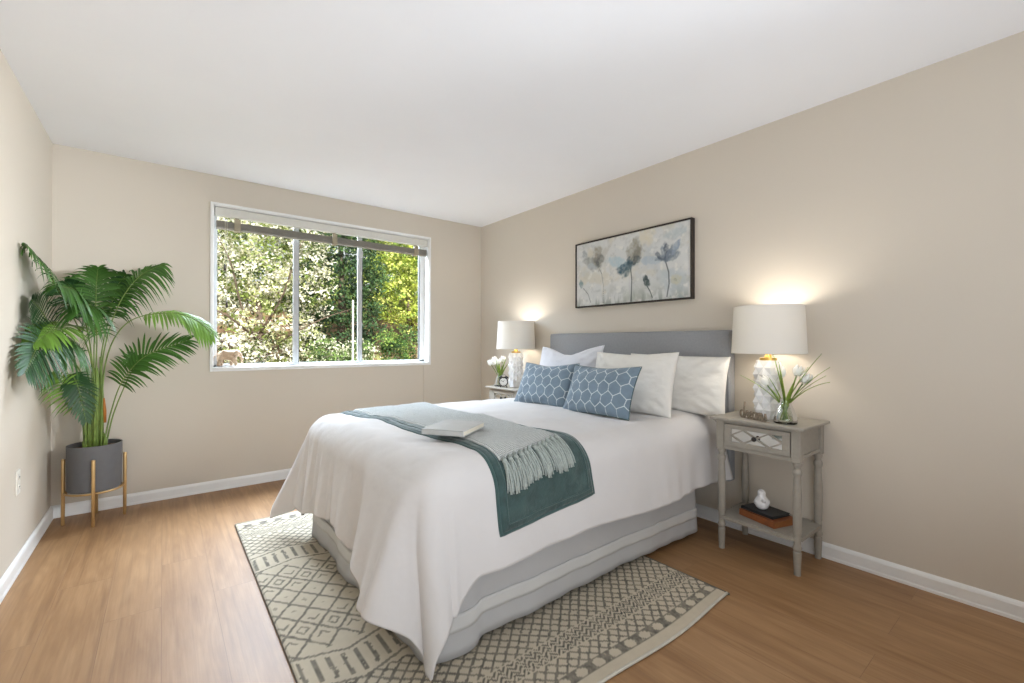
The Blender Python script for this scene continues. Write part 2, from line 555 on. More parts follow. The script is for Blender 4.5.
# window
wt = MB()
T_ = 0.020
wt.box(WX0 - T_, WX0, -0.012, 0.0, WZ0 - T_, WZ1 + T_, 0.003); wt.box(WX1, WX1 + T_, -0.012, 0.0, WZ0 - T_, WZ1 + T_, 0.003)
wt.box(WX0, WX1, -0.012, 0.0, WZ1, WZ1 + T_, 0.003); wt.box(WX0, WX1, -0.014, 0.0, WZ0 - T_, WZ0, 0.003)
wroot = struct('window_1', wt, MT['trim'])
rv = MB()
rv.box(WX0, WX0 + 0.006, 0, WT - 0.01, WZ0, WZ1); rv.box(WX1 - 0.006, WX1, 0, WT - 0.01, WZ0, WZ1)
rv.box(WX0, WX1, 0, WT - 0.01, WZ1 - 0.006, WZ1)
struct('window_reveal', rv, MT['trim'], wroot)
struct('window_sill', MB().box(WX0, WX1, -0.02, WT - 0.01, WZ0, WZ0 + 0.010, 0.003), MT['trim'], wroot)
GY = 0.11
fx0, fx1, fz0, fz1 = WX0 + 0.006, WX1 - 0.006, WZ0 + 0.010, WZ1 - 0.006
wf = MB()
fwid = 0.028
wf.box(fx0, fx0 + fwid, GY - 0.02, GY + 0.03, fz0, fz1, 0.003); 
wf.box(fx0, fx1, GY - 0.02, GY + 0.03, fz0, fz0 + 0.022, 0.003); wf.box(fx0, fx1, GY - 0.02, GY + 0.03, fz1 - fwid, fz1, 0.003)
struct('window_frame', wf, MT['alu'], wroot)
struct('side_jamb', MB().box(fx1 - fwid - 0.02, fx1, GY - 0.02, GY + 0.03, fz0, fz1, 0.003), MT['trim'], wroot)
for mx in (-1.885, -1.325):
    mu = MB()
    mu.box(mx - 0.024, mx + 0.012, GY - 0.026, GY + 0.0, fz0, fz1, 0.003)
    mu.box(mx - 0.006, mx + 0.026, GY + 0.002, GY + 0.026, fz0, fz1, 0.003)
    m = struct('mullion', mu, MT['alu'], wroot)
    struct('gasket', MB().box(mx + 0.026, mx + 0.031, GY + 0.004, GY + 0.02, fz0 + 0.022, fz1 - fwid), MT['alu_dark'], m)
struct('gasket', MB().box(fx1 - fwid - 0.026, fx1 - fwid - 0.02, GY - 0.015, GY + 0.015, fz0, fz1), MT['alu_dark'], wroot)
struct('window_latch', MB().box(-1.335, -1.305, GY - 0.045, GY - 0.026, 1.955, 2.015, 0.005), MT['alu'], wroot)
for a, b in ((fx0 + fwid, -1.905), (-1.865, -1.34), (-1.30, fx1 - fwid - 0.02)):
    struct('glass', MB().box(a, b, GY + 0.008, GY + 0.012, fz0 + 0.015, fz1 - 0.02), MT['glass'], wroot)

# raised blind
bl = thing('window_blind', 'raised grey slat blind gathered along the top of the window', 'blind', (0, 0, 0))
MB().box(WX0 + 0.012, WX1 - 0.012, 0.004, 0.052, 2.135, 2.200, 0.004).build('headrail', MT['blind_light'], bl, sm=False)
sb = MB()
for k in range(11):
    z = 2.052 + k * 0.0042
    sb.box(WX0 + 0.020, WX1 - 0.020, 0.008 + 0.002 * (k % 2), 0.055, z, z + 0.0026)
sb.build('slat_stack', MT['blind'], bl, sm=False)
MB().box(WX0 + 0.020, WX1 - 0.020, 0.010, 0.053, 2.036, 2.050, 0.004).build('bottom_rail', MT['blind'], bl, sm=False)
for cx in (-2.335, -1.585, -0.79):
    k = MB()
    k.box(cx - 0.022, cx + 0.022, -0.002, 0.006, 2.030, 2.118, 0.002)
    k.box(cx - 0.022, cx + 0.022, -0.002, 0.058, 2.027, 2.033, 0.001)
    k.box(cx - 0.014, cx + 0.014, 0.020, 0.035, 2.09, 2.14)
    k.build('blind_clip', MT['bracket'], bl, sm=False)
for cx, zb in ((-2.418, 1.74), (-2.405, 1.45)):
    c = MB().tube([(cx, 0.004, 2.14), (cx + 0.002, 0.003, 1.9), (cx, 0.004, zb)], 0.0016, 6).build('lift_cord', MT['cord'], bl)
    MB().lathe([(0.003, zb + 0.02), (0.006, zb + 0.012), (0.009, zb - 0.028), (0.006, zb - 0.032)], cx, 0.004, 12).build('tassel', MT['tassel'], c)

# cable cover below the window, wall outlet
cc = MB().box(-0.712, -0.690, -0.010, 0, 0.08, WZ0 - T_, 0.003).build('cable_cover', MT['wall'], None, sm=False)
tag(cc, 'slim wall-coloured cable cover running down below the right end of the window', 'cable cover')
ot = thing('wall_outlet', 'small white electrical outlet plate low on the left wall by the potted palm', 'outlet', (-W, -0.855, 0.445))
MB().box(0, 0.006, -0.036, 0.036, -0.060, 0.060, 0.002).build('cover_plate', MT['outlet'], ot, sm=False)
for dz in (0.024, -0.024):
    s_ = MB().lathe([(0.015, 0.0), (0.015, 0.003), (0.013, 0.004)], 0, 0, 20)
    o = s_.build('socket', MT['outlet'], ot); o.rotation_euler = (0, PI / 2, 0); o.location = (0.0055, 0, dz)
    h_ = MB().box(0.0095, 0.0103, -0.006, -0.003, dz - 0.002, dz + 0.006); h_.box(0.0095, 0.0103, 0.003, 0.006, dz - 0.002, dz + 0.006)
    h_.box(0.0095, 0.0103, -0.002, 0.002, dz - 0.009, dz - 0.005)
    h_.build('socket_slots', MT['hole'], ot, sm=False)

# ------------------------------------------------------------------ rug
def build_rug():
    x0, x1, y0, y1 = -2.440, -0.770, -3.145, -0.875
    nu, nv = 300, 408
    u = np.linspace(0, 1, nu); v = np.linspace(0, 1, nv)
    U, V = np.meshgrid(u, v, indexing='ij')
    X = x0 + U * (x1 - x0); Y = y0 + V * (y1 - y0)
    d = np.abs(Y + 2.01)                      # distance from the middle line, pattern mirrors there
    jx = X + 0.004 * fract_noise(X * 40, Y * 40, 3); jd = d + 0.004 * fract_noise(X * 40, Y * 40, 4)
    dark = np.zeros_like(X)
    def put(mask, val): np.maximum(dark, np.where(mask, val, 0), out=dark)
    lw = 0.0055
    def lattice(px, pd, off=0.0, sel=None, val=0.85, lw=lw):
        a = ((jx / px + (jd - off) / pd) % 1.0); b = ((jx / px - (jd - off) / pd) % 1.0)
        k = 1 / math.hypot(1 / px, 1 / pd)
        da = np.minimum(a, 1 - a) * k; db = np.minimum(b, 1 - b) * k
        put(sel & (np.minimum(da, db) < lw), val)
    # centre: large diamonds
    s0 = d < 0.385
    lattice(0.118, 0.150, 0.0, s0)
    # small diamonds inside, two staggered rows
    for row, sh in ((0.187, 0.0), (0.262, 0.5)):
        pass
    px, pd = 0.118, 0.150
    cu = (jx / px + jd / pd); cv = (jx / px - jd / pd)
    fu = np.abs((cu % 1) - 0.5); fv = np.abs((cv % 1) - 0.5)
    ring = np.maximum(fu, fv)
    row = (d > 0.15) & (d < 0.30)
    put(s0 & row & (ring > 0.14) & (ring < 0.235), 0.8)
    rowm = (d < 0.07)
    put(rowm & (ring < 0.10), 0.5)
    # slanted strokes band
    s1 = (d >= 0.395) & (d < 0.60)
    tri = np.abs(((X + 0.05) / 0.40) % 1 - 0.5) * 2          # zigzag envelope
    dd = jd - 0.495 + (tri - 0.5) * 0.06
    ph = (jx / 0.047) % 1
    put((np.abs(dd) < 0.065) & (np.abs(ph - 0.5) < 0.17), 0.85)
    edge1 = np.abs(dd + 0.088); edge2 = np.abs(dd - 0.088)
    put((edge1 < 0.006) | (edge2 < 0.006), 0.8)
    # fine lattice
    s2 = (d >= 0.60) & (d < 0.865)
    lattice(0.054, 0.050, 0.0, s2, 0.9, 0.0045)
    # dense zigzag rows
    s3 = (d >= 0.870) & (d < 0.955)
    zz = jd + 1.1 * np.abs(((jx / 0.042) % 1) - 0.5) * 0.042
    put(s3 & ((zz / 0.021) % 1 < 0.48), 1.0)
    s4 = (d >= 0.960) & (d < 1.035)
    lattice(0.054, 0.050, 0.96, s4, 0.9, 0.0045)
    s5 = (d >= 1.038) & (d < 1.088)
    ov = ((((X / 0.085) % 1) - 0.5) * 0.085 / 0.024) ** 2 + ((d - 1.064) / 0.020) ** 2
    blk = np.where(ov > 1, 0.85 + 0.25 * fract_noise(X * 120, Y * 120, 9), 0)
    put(s5, 0); dark = np.maximum(dark, np.where(s5, blk, 0))
    n = fract_noise(X * 55, Y * 55, 12, 3)
    dark = dark * (0.86 + 0.22 * n)
    dark = np.where((dark > 0) & (fract_noise(X * 90, Y * 90, 31, 2) > 0.62), dark * 0.5, dark)
    base = sl((202, 191, 170))[None, None, :] * (1 + 0.05 * n[..., None] + 0.04 * fract_noise(X * 9, Y * 9, 5)[..., None])
    ink = sl((86, 84, 80))
    col = base * (1 - dark[..., None]) + ink * dark[..., None]
    Z = 0.010 + 0.0008 * n
    wav = 0.012 * np.sin(X * 6.5) * np.exp(-(V) * 14)
    Y2 = Y + wav
    e = np.minimum(np.minimum(U, 1 - U) * (x1 - x0), np.minimum(V, 1 - V) * (y1 - y0))
    Z = np.where(e < 0.003, 0.001, Z)
    P = np.stack([X, Y2, Z], -1).reshape(-1, 3)
    r = thing('area_rug', 'cream and charcoal geometric patterned area rug lying under the bed', 'rug')
    raw_mesh('pile', P, grid_faces(nu, nv), MT['rug'], r, True, None, col.reshape(-1, 3))
    mbd = plain('rug_binding', (120, 114, 104), 0.9)
    for xa, xb in ((x0 - 0.002, x0 + 0.001), (x1 - 0.001, x1 + 0.002)):
        MB().box(xa, xb, y0, y1, 0.0, 0.0115, 0.002, 1).build('side_binding', mbd, r)
    pts = [(x0 + (x1 - x0) * k / 40, y0 + 0.012 * math.sin((x0 + (x1 - x0) * k / 40) * 6.5), 0.007) for k in range(41)]
    mhc = plain('rug_hem_cream', (200, 195, 182), 0.9)
    MB().tube(pts, 0.006, 6).build('end_hem', mhc, r)
    MB().tube([(x0, y1, 0.007), (x1, y1, 0.007)], 0.006, 6).build('end_hem', mhc, r)
build_rug()

# ------------------------------------------------------------------ bed
YN, YF, XF = -2.765, -1.235, -2.125     # outer hanging planes of the comforter
R_ = 0.135
ZT = 0.705
bed = thing('bed', 'double bed with grey upholstered headboard against the right wall', 'bed', (-1.08, -2.0, 0))
def BL(o):  # world-space geometry under the bed root
    o.location = (1.08, 2.0, 0); return o
BL(MB().box(-2.07, -0.10, -2.69, -1.31, 0.36, 0.625, 0.05, 4).build('mattress', MT['mattress'], bed))
BL(MB().box(-2.05, -0.36, -2.67, -1.33, 0.13, 0.355, 0.02).build('box_spring', MT['mattress'], bed))
for lx in (-1.95, -0.45):
    for ly in (-2.58, -1.42):
        BL(MB().lathe([(0.028, 0.0115), (0.032, 0.13)], lx, ly, 16).build('leg', MT['bed_base'], bed))
hb = MB().box(-0.085, -0.012, -2.815, -1.215, 0.30, 1.228, 0.018, 4)
hbo = BL(hb.build('headboard', MT['headboard'], bed))
st = MB()
st.tube([(-0.082, -2.805, 0.32), (-0.082, -2.805, 1.21), (-0.082, -2.79, 1.219), (-0.082, -1.24, 1.219), (-0.082, -1.225, 1.21), (-0.082, -1.225, 0.32)], 0.005, 8)
st.build('piping', MT['headboard'], hbo)
for ly in (-2.45, -1.55):
    BL(MB().box(-0.075, -0.03, ly - 0.03, ly + 0.03, 0, 0.33).build('headboard_post', MT['bed_base'], bed))

def skirt_path(n):
    """plan of the bed skirt with arclength"""
    xh, xf, yn, yf, r = -0.30, -2.075, -2.715, -1.285, 0.09
    pts = [(xh, yn + 0.5), (xh, yn + 0.25), (xh, yn + 0.02), (xh - 0.02, yn)]
    xh = xh - 0.02
    k1 = int(n * 0.40)
    for i in range(1, k1): pts.append((xh + (xf + r - xh) * i / k1, yn))
    for i in range(13):
        a = -PI / 2 - i / 12 * PI / 2
        pts.append((xf + r + r * math.cos(a), yn + r + r * math.sin(a)))
    k2 = int(n * 0.26)
    for i in range(1, k2): pts.append((xf, yn + r + (yf - yn - 2 * r) * i / k2))
    for i in range(13):
        a = PI - i / 12 * PI / 2
        pts.append((xf + r + r * math.cos(a), yf - r + r * math.sin(a)))
    for i in range(1, k1 + 1): pts.append((xf + r + (xh - xf - r) * i / k1, yf))
    return np.array(pts)

def skirt_piece(name, mat, z0, z1, off, nz=14):
    P2 = skirt_path(260)
    seg = np.r_[0, np.cumsum(np.hypot(*np.diff(P2, axis=0).T))] - 0.50
    tg = np.gradient(P2, axis=0); tg /= np.linalg.norm(tg, axis=1)[:, None]
    nr = np.stack([tg[:, 1], -tg[:, 0]], 1)
    c = P2.mean(0)
    sgn = np.sign(np.sum((P2 - c) * nr, axis=1)); nr *= sgn[:, None]
    Z = np.linspace(z1, z0, nz)
    S, ZZ = np.meshgrid(seg, Z, indexing='ij')
    drop = (0.40 - ZZ) / 0.40
    rip = 0.008 * np.sin(S * 5.0 + 1.2) + 0.004 * np.sin(S * 15.7 + 0.4) + 0.003 * np.sin(S * 41 + 2 * np.sin(S * 3))
    corner = sstep(1.53, 1.57, S) * (1 - sstep(1.72, 1.80, S)) * 0.020 + np.exp(-((S - 3.2) / 0.15) ** 2) * 0.03
    foot = ((S > 1.8) & (S < 3.15)) * 0.010 * (1 + np.sin(S * 13))
    o = off + drop * (0.012 + rip + corner + foot)
    V = np.empty(S.shape + (3,))
    V[..., 0] = P2[:, 0][:, None] + nr[:, 0][:, None] * o
    V[..., 1] = P2[:, 1][:, None] + nr[:, 1][:, None] * o
    V[..., 2] = ZZ + 0.022 * (1 - sstep(1.5, 1.6, S)) * np.clip(drop, 0, 1)
    ob = raw_mesh(name, V.reshape(-1, 3), grid_faces(len(P2), nz), mat, bed)
    md = ob.modifiers.new('thick', 'SOLIDIFY'); md.thickness = 0.002
    return BL(ob)
skirt_piece('bed_skirt', MT['skirt'], 0.018, 0.42, 0.0)
skirt_piece('skirt_band', MT['skirt_band'], 0.105, 0.165, 0.0045, 5)

# comforter: unfolded sheet coordinates (X, Y) -> draped point
XI, YNI, YFI = XF + R_, YN + R_, YF - R_
FLARE = math.radians(5)
def drape(X, Y, lift=0.0):
    X = np.asarray(X, float); Y = np.asarray(Y, float)
    ex = np.maximum(0, XI - X)
    en = np.maximum(0, YNI - Y); ef = np.maximum(0, Y - YFI)
    ey = en + ef
    d = np.hypot(ex, ey)
    dd = np.where(d < 1e-6, 1, d)
    ux = -ex / dd; uy = (ef - en) / dd
    dm = R_ * (PI / 2 - FLARE)
    a = np.minimum(d, dm) / R_
    h = R_ * np.sin(a); v = R_ * (1 - np.cos(a))
    ext = np.maximum(0, d - dm)
    h = h + ext * math.sin(FLARE); v = v + ext * math.cos(FLARE)
    cx = np.maximum(X, XI); cy = np.clip(Y, YNI, YFI)
    # how much hangs
    hang = np.clip((v - 0.06) / 0.5, 0, 1.3)
    th = np.degrees(np.arctan2(en, np.where(ex + en < 1e-6, 1, ex)))     # 0 foot side .. 90 near side
    thf = np.degrees(np.arctan2(ef, np.where(ex + ef < 1e-6, 1, ex)))
    g = lambda x, m, s_: np.exp(-((x - m) / s_) ** 2)
    inn = (ex > 1e-6) & (en > 1e-6); inf = (ex > 1e-6) & (ef > 1e-6)
    rip = np.zeros_like(d)
    rip += np.where(inn, hang * (0.035 * g(th, 55, 16) + 0.13 * g(th, 6, 17) - 0.012 * g(th, 38, 5) - 0.012 * g(th, 78, 7)), 0)
    rip += np.where(inf, hang * (0.20 * g(thf, 50, 20) + 0.05 * g(thf, 12, 10) - 0.02 * g(thf, 30, 8)), 0)
    # continuity of the corner lobes onto the straight sides
    foot = (ex > 1e-6) & (en <= 1e-6) & (ef <= 1e-6)
    rip += np.where(foot, hang * (0.13 * math.exp(-(6 / 15) ** 2) * g(cy, YNI, 0.16) + 0.075 * sstep(-2.28, -2.36, cy) * g(cy, -2.38, 0.13) - 0.015 * g(cy, -2.26, 0.04)
              + 0.035 * g(cy, -2.05, 0.06) + 0.03 * g(cy, -1.72, 0.05) + 0.03 * g(cy, -1.50, 0.05) + 0.01 * np.sin(cy * 38) + 0.016 * g(cy, -1.60, 0.016) + 0.014 * g(cy, -1.69, 0.014) + 0.016 * g(cy, -1.84, 0.018) + 0.012 * g(cy, -2.16, 0.02)), 0)
    near = (en > 1e-6) & (ex <= 1e-6)
    rip += np.where(near, hang * (0.012 * g(cx, -1.80, 0.06) + 0.014 * g(cx, -1.2, 0.10) + 0.014 * g(cx, -0.75, 0.12) + 0.008 * np.sin(cx * 17) + 0.007 * np.sin(cx * 62 + 3 * np.sin(cx * 7)) * g(cx, -0.50, 0.28)
              + 0.09 * g(cx, -0.10, 0.09)), 0)
    far = (ef > 1e-6) & (ex <= 1e-6)
    rip += np.where(far, hang * 0.015 * np.sin(cx * 15), 0)
    h = h + rip
    v = v - 0.25 * np.abs(rip)
    puff = 0.014 * fract_noise(X * 3.2 + 9, Y * 3.2, 21, 3) + 0.006 * fract_noise(X * 11, Y * 11 + 3, 8, 2)
    crown = 0.012 * (1 - ((np.clip(Y, YNI, YFI) + 2.0) / 0.65) ** 2)
    px = cx + ux * h; py = cy + uy * h
    px = px + 0.055 * np.clip((v - 0.25) / 0.45, 0, 1) * np.clip(en / 0.3, 0, 1) * (ex > 1e-6) * np.clip(ex / 0.3, 0, 1)
    pz = ZT + crown + puff * np.clip(1 - v * 1.5, 0.25, 1) - v
    # fine wrinkles radiating over the foot edge
    wr = 0.0035 * np.sin(cy * 47 + 2.5 * np.sin(cy * 9)) * (0.5 + 0.5 * np.sin(cy * 8 + 1)) * np.clip(ex / 0.12, 0, 1) * np.where(en > 0, np.clip(1 - en / 0.1, 0, 1), 1) * np.exp(-((v - 0.22) / 0.2) ** 2)
    px = px + ux * wr; py = py + uy * wr; 
    pz = np.where(pz < 0.022, 0.022 + (0.022 - pz) * 0.0, pz)
    return np.stack([px, py, pz], -1)

def drape_n(X, Y, lift):
    e = 0.006
    P = drape(X, Y); A = drape(X + e, Y) - drape(X - e, Y); B = drape(X, Y + e) - drape(X, Y - e)
    N = np.cross(A, B); N /= np.maximum(np.linalg.norm(N, axis=-1), 1e-9)[..., None]
    return P + N * np.asarray(lift)[..., None]

def build_comforter():
    nx, ny = 190, 190
    xs = -0.11
    LF0, LN0, LR0 = 0.56, 0.47, 0.50
    a = np.linspace(0, 1, nx); b = np.linspace(0, 1, ny)
    A, B = np.meshgrid(a, b, indexing='ij')
    # split parameter between flat part and overhang
    fa = 0.62; fb0, fb1 = 0.22, 0.78
    Y = np.where(B < fb0, YNI - (fb0 - B) / fb0 * LN0, np.where(B > fb1, YFI + (B - fb1) / (1 - fb1) * LR0, YNI + (B - fb0) / (fb1 - fb0) * (YFI - YNI)))
    ea = np.clip((A - fa) / (1 - fa), 0, 1)
    LF = LF0 - 0.05 * np.exp(-((Y + 1.95) / 0.25) ** 2) + 0.06 * np.exp(-((Y + 1.40) / 0.12) ** 2) - 0.03 * sstep(-2.2, -2.4, Y) + 0.05 * sstep(-2.42, -2.60, Y)
    X = np.where(A < fa, xs + (XI - xs) * A / fa, XI - ea * LF)
    # near hem wave
    nb = np.clip((fb0 - B) / fb0, 0, 1)
    Y = Y - nb * (0.012 * np.sin(X * 6) + 0.11 * sstep(-1.88, -2.04, X))
    P = drape(X, Y)
    uv = np.stack([X, Y], -1)
    o = raw_mesh('comforter', P.reshape(-1, 3), grid_faces(nx, ny), MT['comforter'], None, True, uv.reshape(-1, 2))
    md = o.modifiers.new('thick', 'SOLIDIFY'); md.thickness = 0.010; md.offset = -1
    return tag(o, 'puffy white comforter draped over the bed with its corners reaching the rug', 'comforter')
comforter = build_comforter()
# orientation of the sheet normal
_t = np.cross(drape(-1.0 + .01, -2.0) - drape(-1.0, -2.0), drape(-1.0, -2.0 + .01) - drape(-1.0, -2.0))
SG = 1.0 if _t[2] > 0 else -1.0

def throw(name, quad, thick, mat, nu, nv, parent=None, edge=0.02, base=0.004, sd=1):
    """quad: corner sheet coordinates (near-left, near-right, far-right, far-left)"""
    q = np.array(quad, float)
    a = np.linspace(0, 1, nu); b = np.linspace(0, 1, nv)
    A, B = np.meshgrid(a, b, indexing='ij')
    S = ((1 - A) * (1 - B))[..., None] * q[0] + (A * (1 - B))[..., None] * q[1] + (A * B)[..., None] * q[2] + ((1 - A) * B)[..., None] * q[3]
    wl_ = np.linalg.norm(q[1] - q[0]); ll = np.linalg.norm(q[3] - q[0])
    S[..., 0] += 0.008 * np.sin(S[..., 1] * 7 + sd) * 1.0
    ed = np.minimum(np.minimum(A, 1 - A) * wl_, np.minimum(B, 1 - B) * ll)
    prof = np.sqrt(np.clip(1 - (1 - np.clip(ed / edge, 0, 1)) ** 2, 0, 1))
    lump = 0.004 * fract_noise(S[..., 0] * 9, S[..., 1] * 9 + sd, 17 + sd, 2)
    L = base + prof * (thick + lump)
    P = drape_n(S[..., 0], S[..., 1], SG * L)
    uvs = np.stack([A * wl_, B * ll], -1)
    o = raw_mesh(name, P.reshape(-1, 3), grid_faces(nu, nv), mat, parent, True, uvs.reshape(-1, 2))
    return o, q

TEAL_Q = [(-1.800, -2.995), (-1.275, -2.945), (-1.60, -1.10), (-1.945, -1.10)]
KNIT_Q = [(-1.765, -2.735), (-1.405, -2.675), (-1.38, -1.12), (-1.875, -1.12)]
teal = thing('plush_blanket', 'teal plush blanket laid across the foot of the bed and over its near side', 'blanket')
o, _ = throw('fleece', TEAL_Q, 0.016, MT['teal'], 60, 190, teal, 0.018, 0.004, 1)
def seam(q, ins, name, parent, mat, lift, r):
    q = np.array(q, float); c = q.mean(0)
    pts = []
    def lp(p, r_, n):
        return [p + (r_ - p) * k / n for k in range(n)]
    q2 = []
    for i in range(4):
        d1 = q[(i + 1) % 4] - q[i]; d1 /= np.linalg.norm(d1)
        d2 = q[(i - 1) % 4] - q[i]; d2 /= np.linalg.norm(d2)
        q2.append(q[i] + (d1 + d2) * ins)
    path = lp(q2[3], q2[0], 120) + lp(q2[0], q2[1], 40) + lp(q2[1], q2[2], 120) + [q2[2]]
    path = np.array(path)
    path[:, 0] += 0.008 * np.sin(path[:, 1] * 7 + 1)
    P = drape_n(path[:, 0], path[:, 1], SG * np.full(len(path), lift))
    return MB().tube(P.tolist(), r, 6).build(name, mat, parent)
seam(TEAL_Q, 0.035, 'stitched_border', teal, MT['teal_seam'], 0.0205, 0.0035)
seam(TEAL_Q, 0.003, 'rolled_edge', teal, MT['teal_seam'], 0.009, 0.009)

knit = thing('knit_throw', 'light grey knitted throw with tassels lying over the teal blanket', 'throw')
throw('knit_body', KNIT_Q, 0.012, MT['knit'], 60, 150, knit, 0.012, 0.019, 4)
NTAS = 12
for i in range(NTAS):
    f = (i + 0.5) / NTAS
    sx = KNIT_Q[0][0] + (KNIT_Q[1][0] - KNIT_Q[0][0]) * f + 0.008 * math.sin(KNIT_Q[0][1] * 7 + 4)
    sy = KNIT_Q[0][1] + (KNIT_Q[1][1] - KNIT_Q[0][1]) * f
    ln = 0.125 + random.uniform(-0.012, 0.012); lean = random.uniform(-0.016, 0.016) + 0.01
    tb = MB()
    def P_(x, y, l): return drape_n(np.array([x]), np.array([y]), SG * np.array([l]))[0]
    ns = 9
    for k in range(ns):
        off = (k - (ns - 1) / 2) / ns
        lf = 0.030 + 0.006 * math.cos(off * 6 + k * 2.1)
        pts = []
        for j in range(7):
            t = j / 6
            spread = 0.007 + (0.030 * t ** 0.8) if j > 1 else 0.009
            pts.append(P_(sx + off * spread + lean * t + 0.0015 * math.sin(7 * t + k), sy + 0.006 - t * ln * (1 - 0.06 * abs(off) + 0.05 * math.sin(k * 2.3)), lf + 0.006 * math.sin(PI * t) * math.cos(k * 1.7)))
        tb.tube(pts, [0.0032] * 6 + [0.0026], 6)
    ob = tb.build('tassel', MT['yarn'], knit)
    MB().ball(P_(sx, sy - 0.010, 0.030), 0.0105, (1, 1, 0.85), None, 10, 8).build('knot', MT['yarn'], ob)

# book on the bed
bk = thing('hardcover_book', 'closed pale grey hardcover book lying on the knitted throw', 'book', (-1.770, -2.402, 0.754), math.radians(34))
def book(root, lx, ly, hz, cover, pages, spine='y'):
    t = 0.003
    c = MB().box(-lx / 2, lx / 2, -ly / 2, ly / 2, hz - t, hz, 0.001, 1)
    c.box(-lx / 2, lx / 2, -ly / 2, ly / 2, 0, t, 0.001, 1)
    if spine == 'x': c.box(-lx / 2, lx / 2, ly / 2 - t, ly / 2, 0, hz, 0.001, 1)
    else: c.box(-lx / 2, -lx / 2 + t, -ly / 2, ly / 2, 0, hz, 0.001, 1)
    c.build('cover', cover, root, sm=False)
    g = 0.004
    pg = MB()
    n = 6
    for k in range(n):
        z0 = t + (hz - 2 * t) * k / n; z1 = t + (hz - 2 * t) * (k + 1) / n - 0.0002
        e = g + 0.0006 * (k % 2)
        pg.box(-lx / 2 + (t if spine != 'x' else e), lx / 2 - e, -ly / 2 + e, ly / 2 - (t if spine == 'x' else e), z0, z1)
    pg.build('pages', pages, root, sm=False)
book(bk, 0.245, 0.195, 0.024, MT['grey_cover'], MT['pages'])

# ------------------------------------------------------------------ pillows
def pillow_mesh(w, h, t, nu=72, nv=56, pinch=0.05, sag=0.0, seed=1, wr=0.006):
    """closed pillow, local: x right, z up, y thickness; origin at bottom centre"""
    V = []; UVs = []
    a = np.linspace(-1, 1, nu); b = np.linspace(-1, 1, nv)
    A, B = np.meshgrid(a, b, indexing='ij')
    out = []
    for s_ in (1, -1):
        X = A * w / 2 * (1 - pinch * (1 - B ** 2) * np.abs(A) ** 2)
        Z = B * h / 2 * (1 - pinch * (1 - A ** 2) * np.abs(B) ** 2)
        Z = Z - sag * h * np.exp(-(A / 0.55) ** 2) * np.clip((B + 0.2) / 1.2, 0, 1) ** 2
        th = (np.clip(1 - np.abs(A) ** 2.6, 0, 1) ** 0.62) * (np.clip(1 - np.abs(B) ** 2.6, 0, 1) ** 0.62)
        edge = np.clip(1 - np.maximum(np.abs(A), np.abs(B)), 0, 1)
        n = fract_noise(A * 3 + seed, B * 3 + s_ * 3, seed, 3) * wr * 1.6 * np.clip(edge * 6, 0, 1)
        ang = np.arctan2(B, A)
        crn = np.exp(-((np.abs(A) - 1) ** 2 + (np.abs(B) - 1) ** 2) / 0.35)
        n = n + wr * 0.7 * np.sin((np.abs(A) - np.abs(B)) * 18 + seed) * crn * np.clip(edge * 6, 0, 1)
        n = n + wr * 0.5 * np.sin(A * 26 + seed) * np.exp(-((np.abs(B) - 0.9) / 0.2) ** 2) * np.clip(edge * 8, 0, 1)
        Y = s_ * (th * t / 2 + n + 0.002)
        Y = np.where((np.abs(A) > 0.999) | (np.abs(B) > 0.999), 0, Y)
        out.append(np.stack([X, Y, Z + h / 2], -1).reshape(-1, 3))
        UVs.append(np.stack([X, Z], -1).reshape(-1, 2))
    V = np.concatenate(out); uv = np.concatenate(UVs)
    F = np.concatenate([grid_faces(nu, nv, 0, True), grid_faces(nu, nv, nu * nv, False)])
    return V, F, uv

def place_pillow(name, label, group, bx, by, bz, yaw, tilt, roll, w, h, t, mat, pinch=0.05, sag=0.0, seed=1, tint=None, wr=0.006, piping=None, res=(72, 56)):
    V, F, uv = pillow_mesh(w, h, t, res[0], res[1], pinch, sag, seed, wr)
    root = thing(name, label, 'pillow', (bx, by, bz), 0, group)
    # local x -> world -y (right seen from the foot), local y -> world -x side
    o = raw_mesh('cover', V, F, mat, root, True, uv, tint(uv) if tint else None)
    R = Matrix.Rotation(yaw, 4, 'Z') @ Matrix.Rotation(tilt, 4, 'Y') @ Matrix.Rotation(roll, 4, 'X') @ Matrix.Rotation(-PI / 2, 4, 'Z')
    # merge the rims so that the cover is closed
    bm = bmesh.new(); bm.from_mesh(o.data); bmesh.ops.remove_doubles(bm, verts=bm.verts, dist=0.0004); bm.to_mesh(o.data); bm.free()
    o.matrix_local = R
    if piping:
        a = np.linspace(-1, 1, 40)
        bd = [(x, -1) for x in a] + [(1, x) for x in a[1:]] + [(x, 1) for x in a[::-1][1:]] + [(-1, x) for x in a[::-1][1:]]
        pts = []
        for A, B in bd:
            X = A * w / 2 * (1 - pinch * (1 - B ** 2) * abs(A) ** 2)
            Z = B * h / 2 * (1 - pinch * (1 - A ** 2) * abs(B) ** 2) - sag * h * math.exp(-(A / 0.55) ** 2) * max(0, min(1, (B + 0.2) / 1.2)) ** 2
            pts.append((X, 0, Z + h / 2))
        pp = MB().tube(pts, 0.003, 6).build('piping', piping, root)
        pp.matrix_local = R
    return root

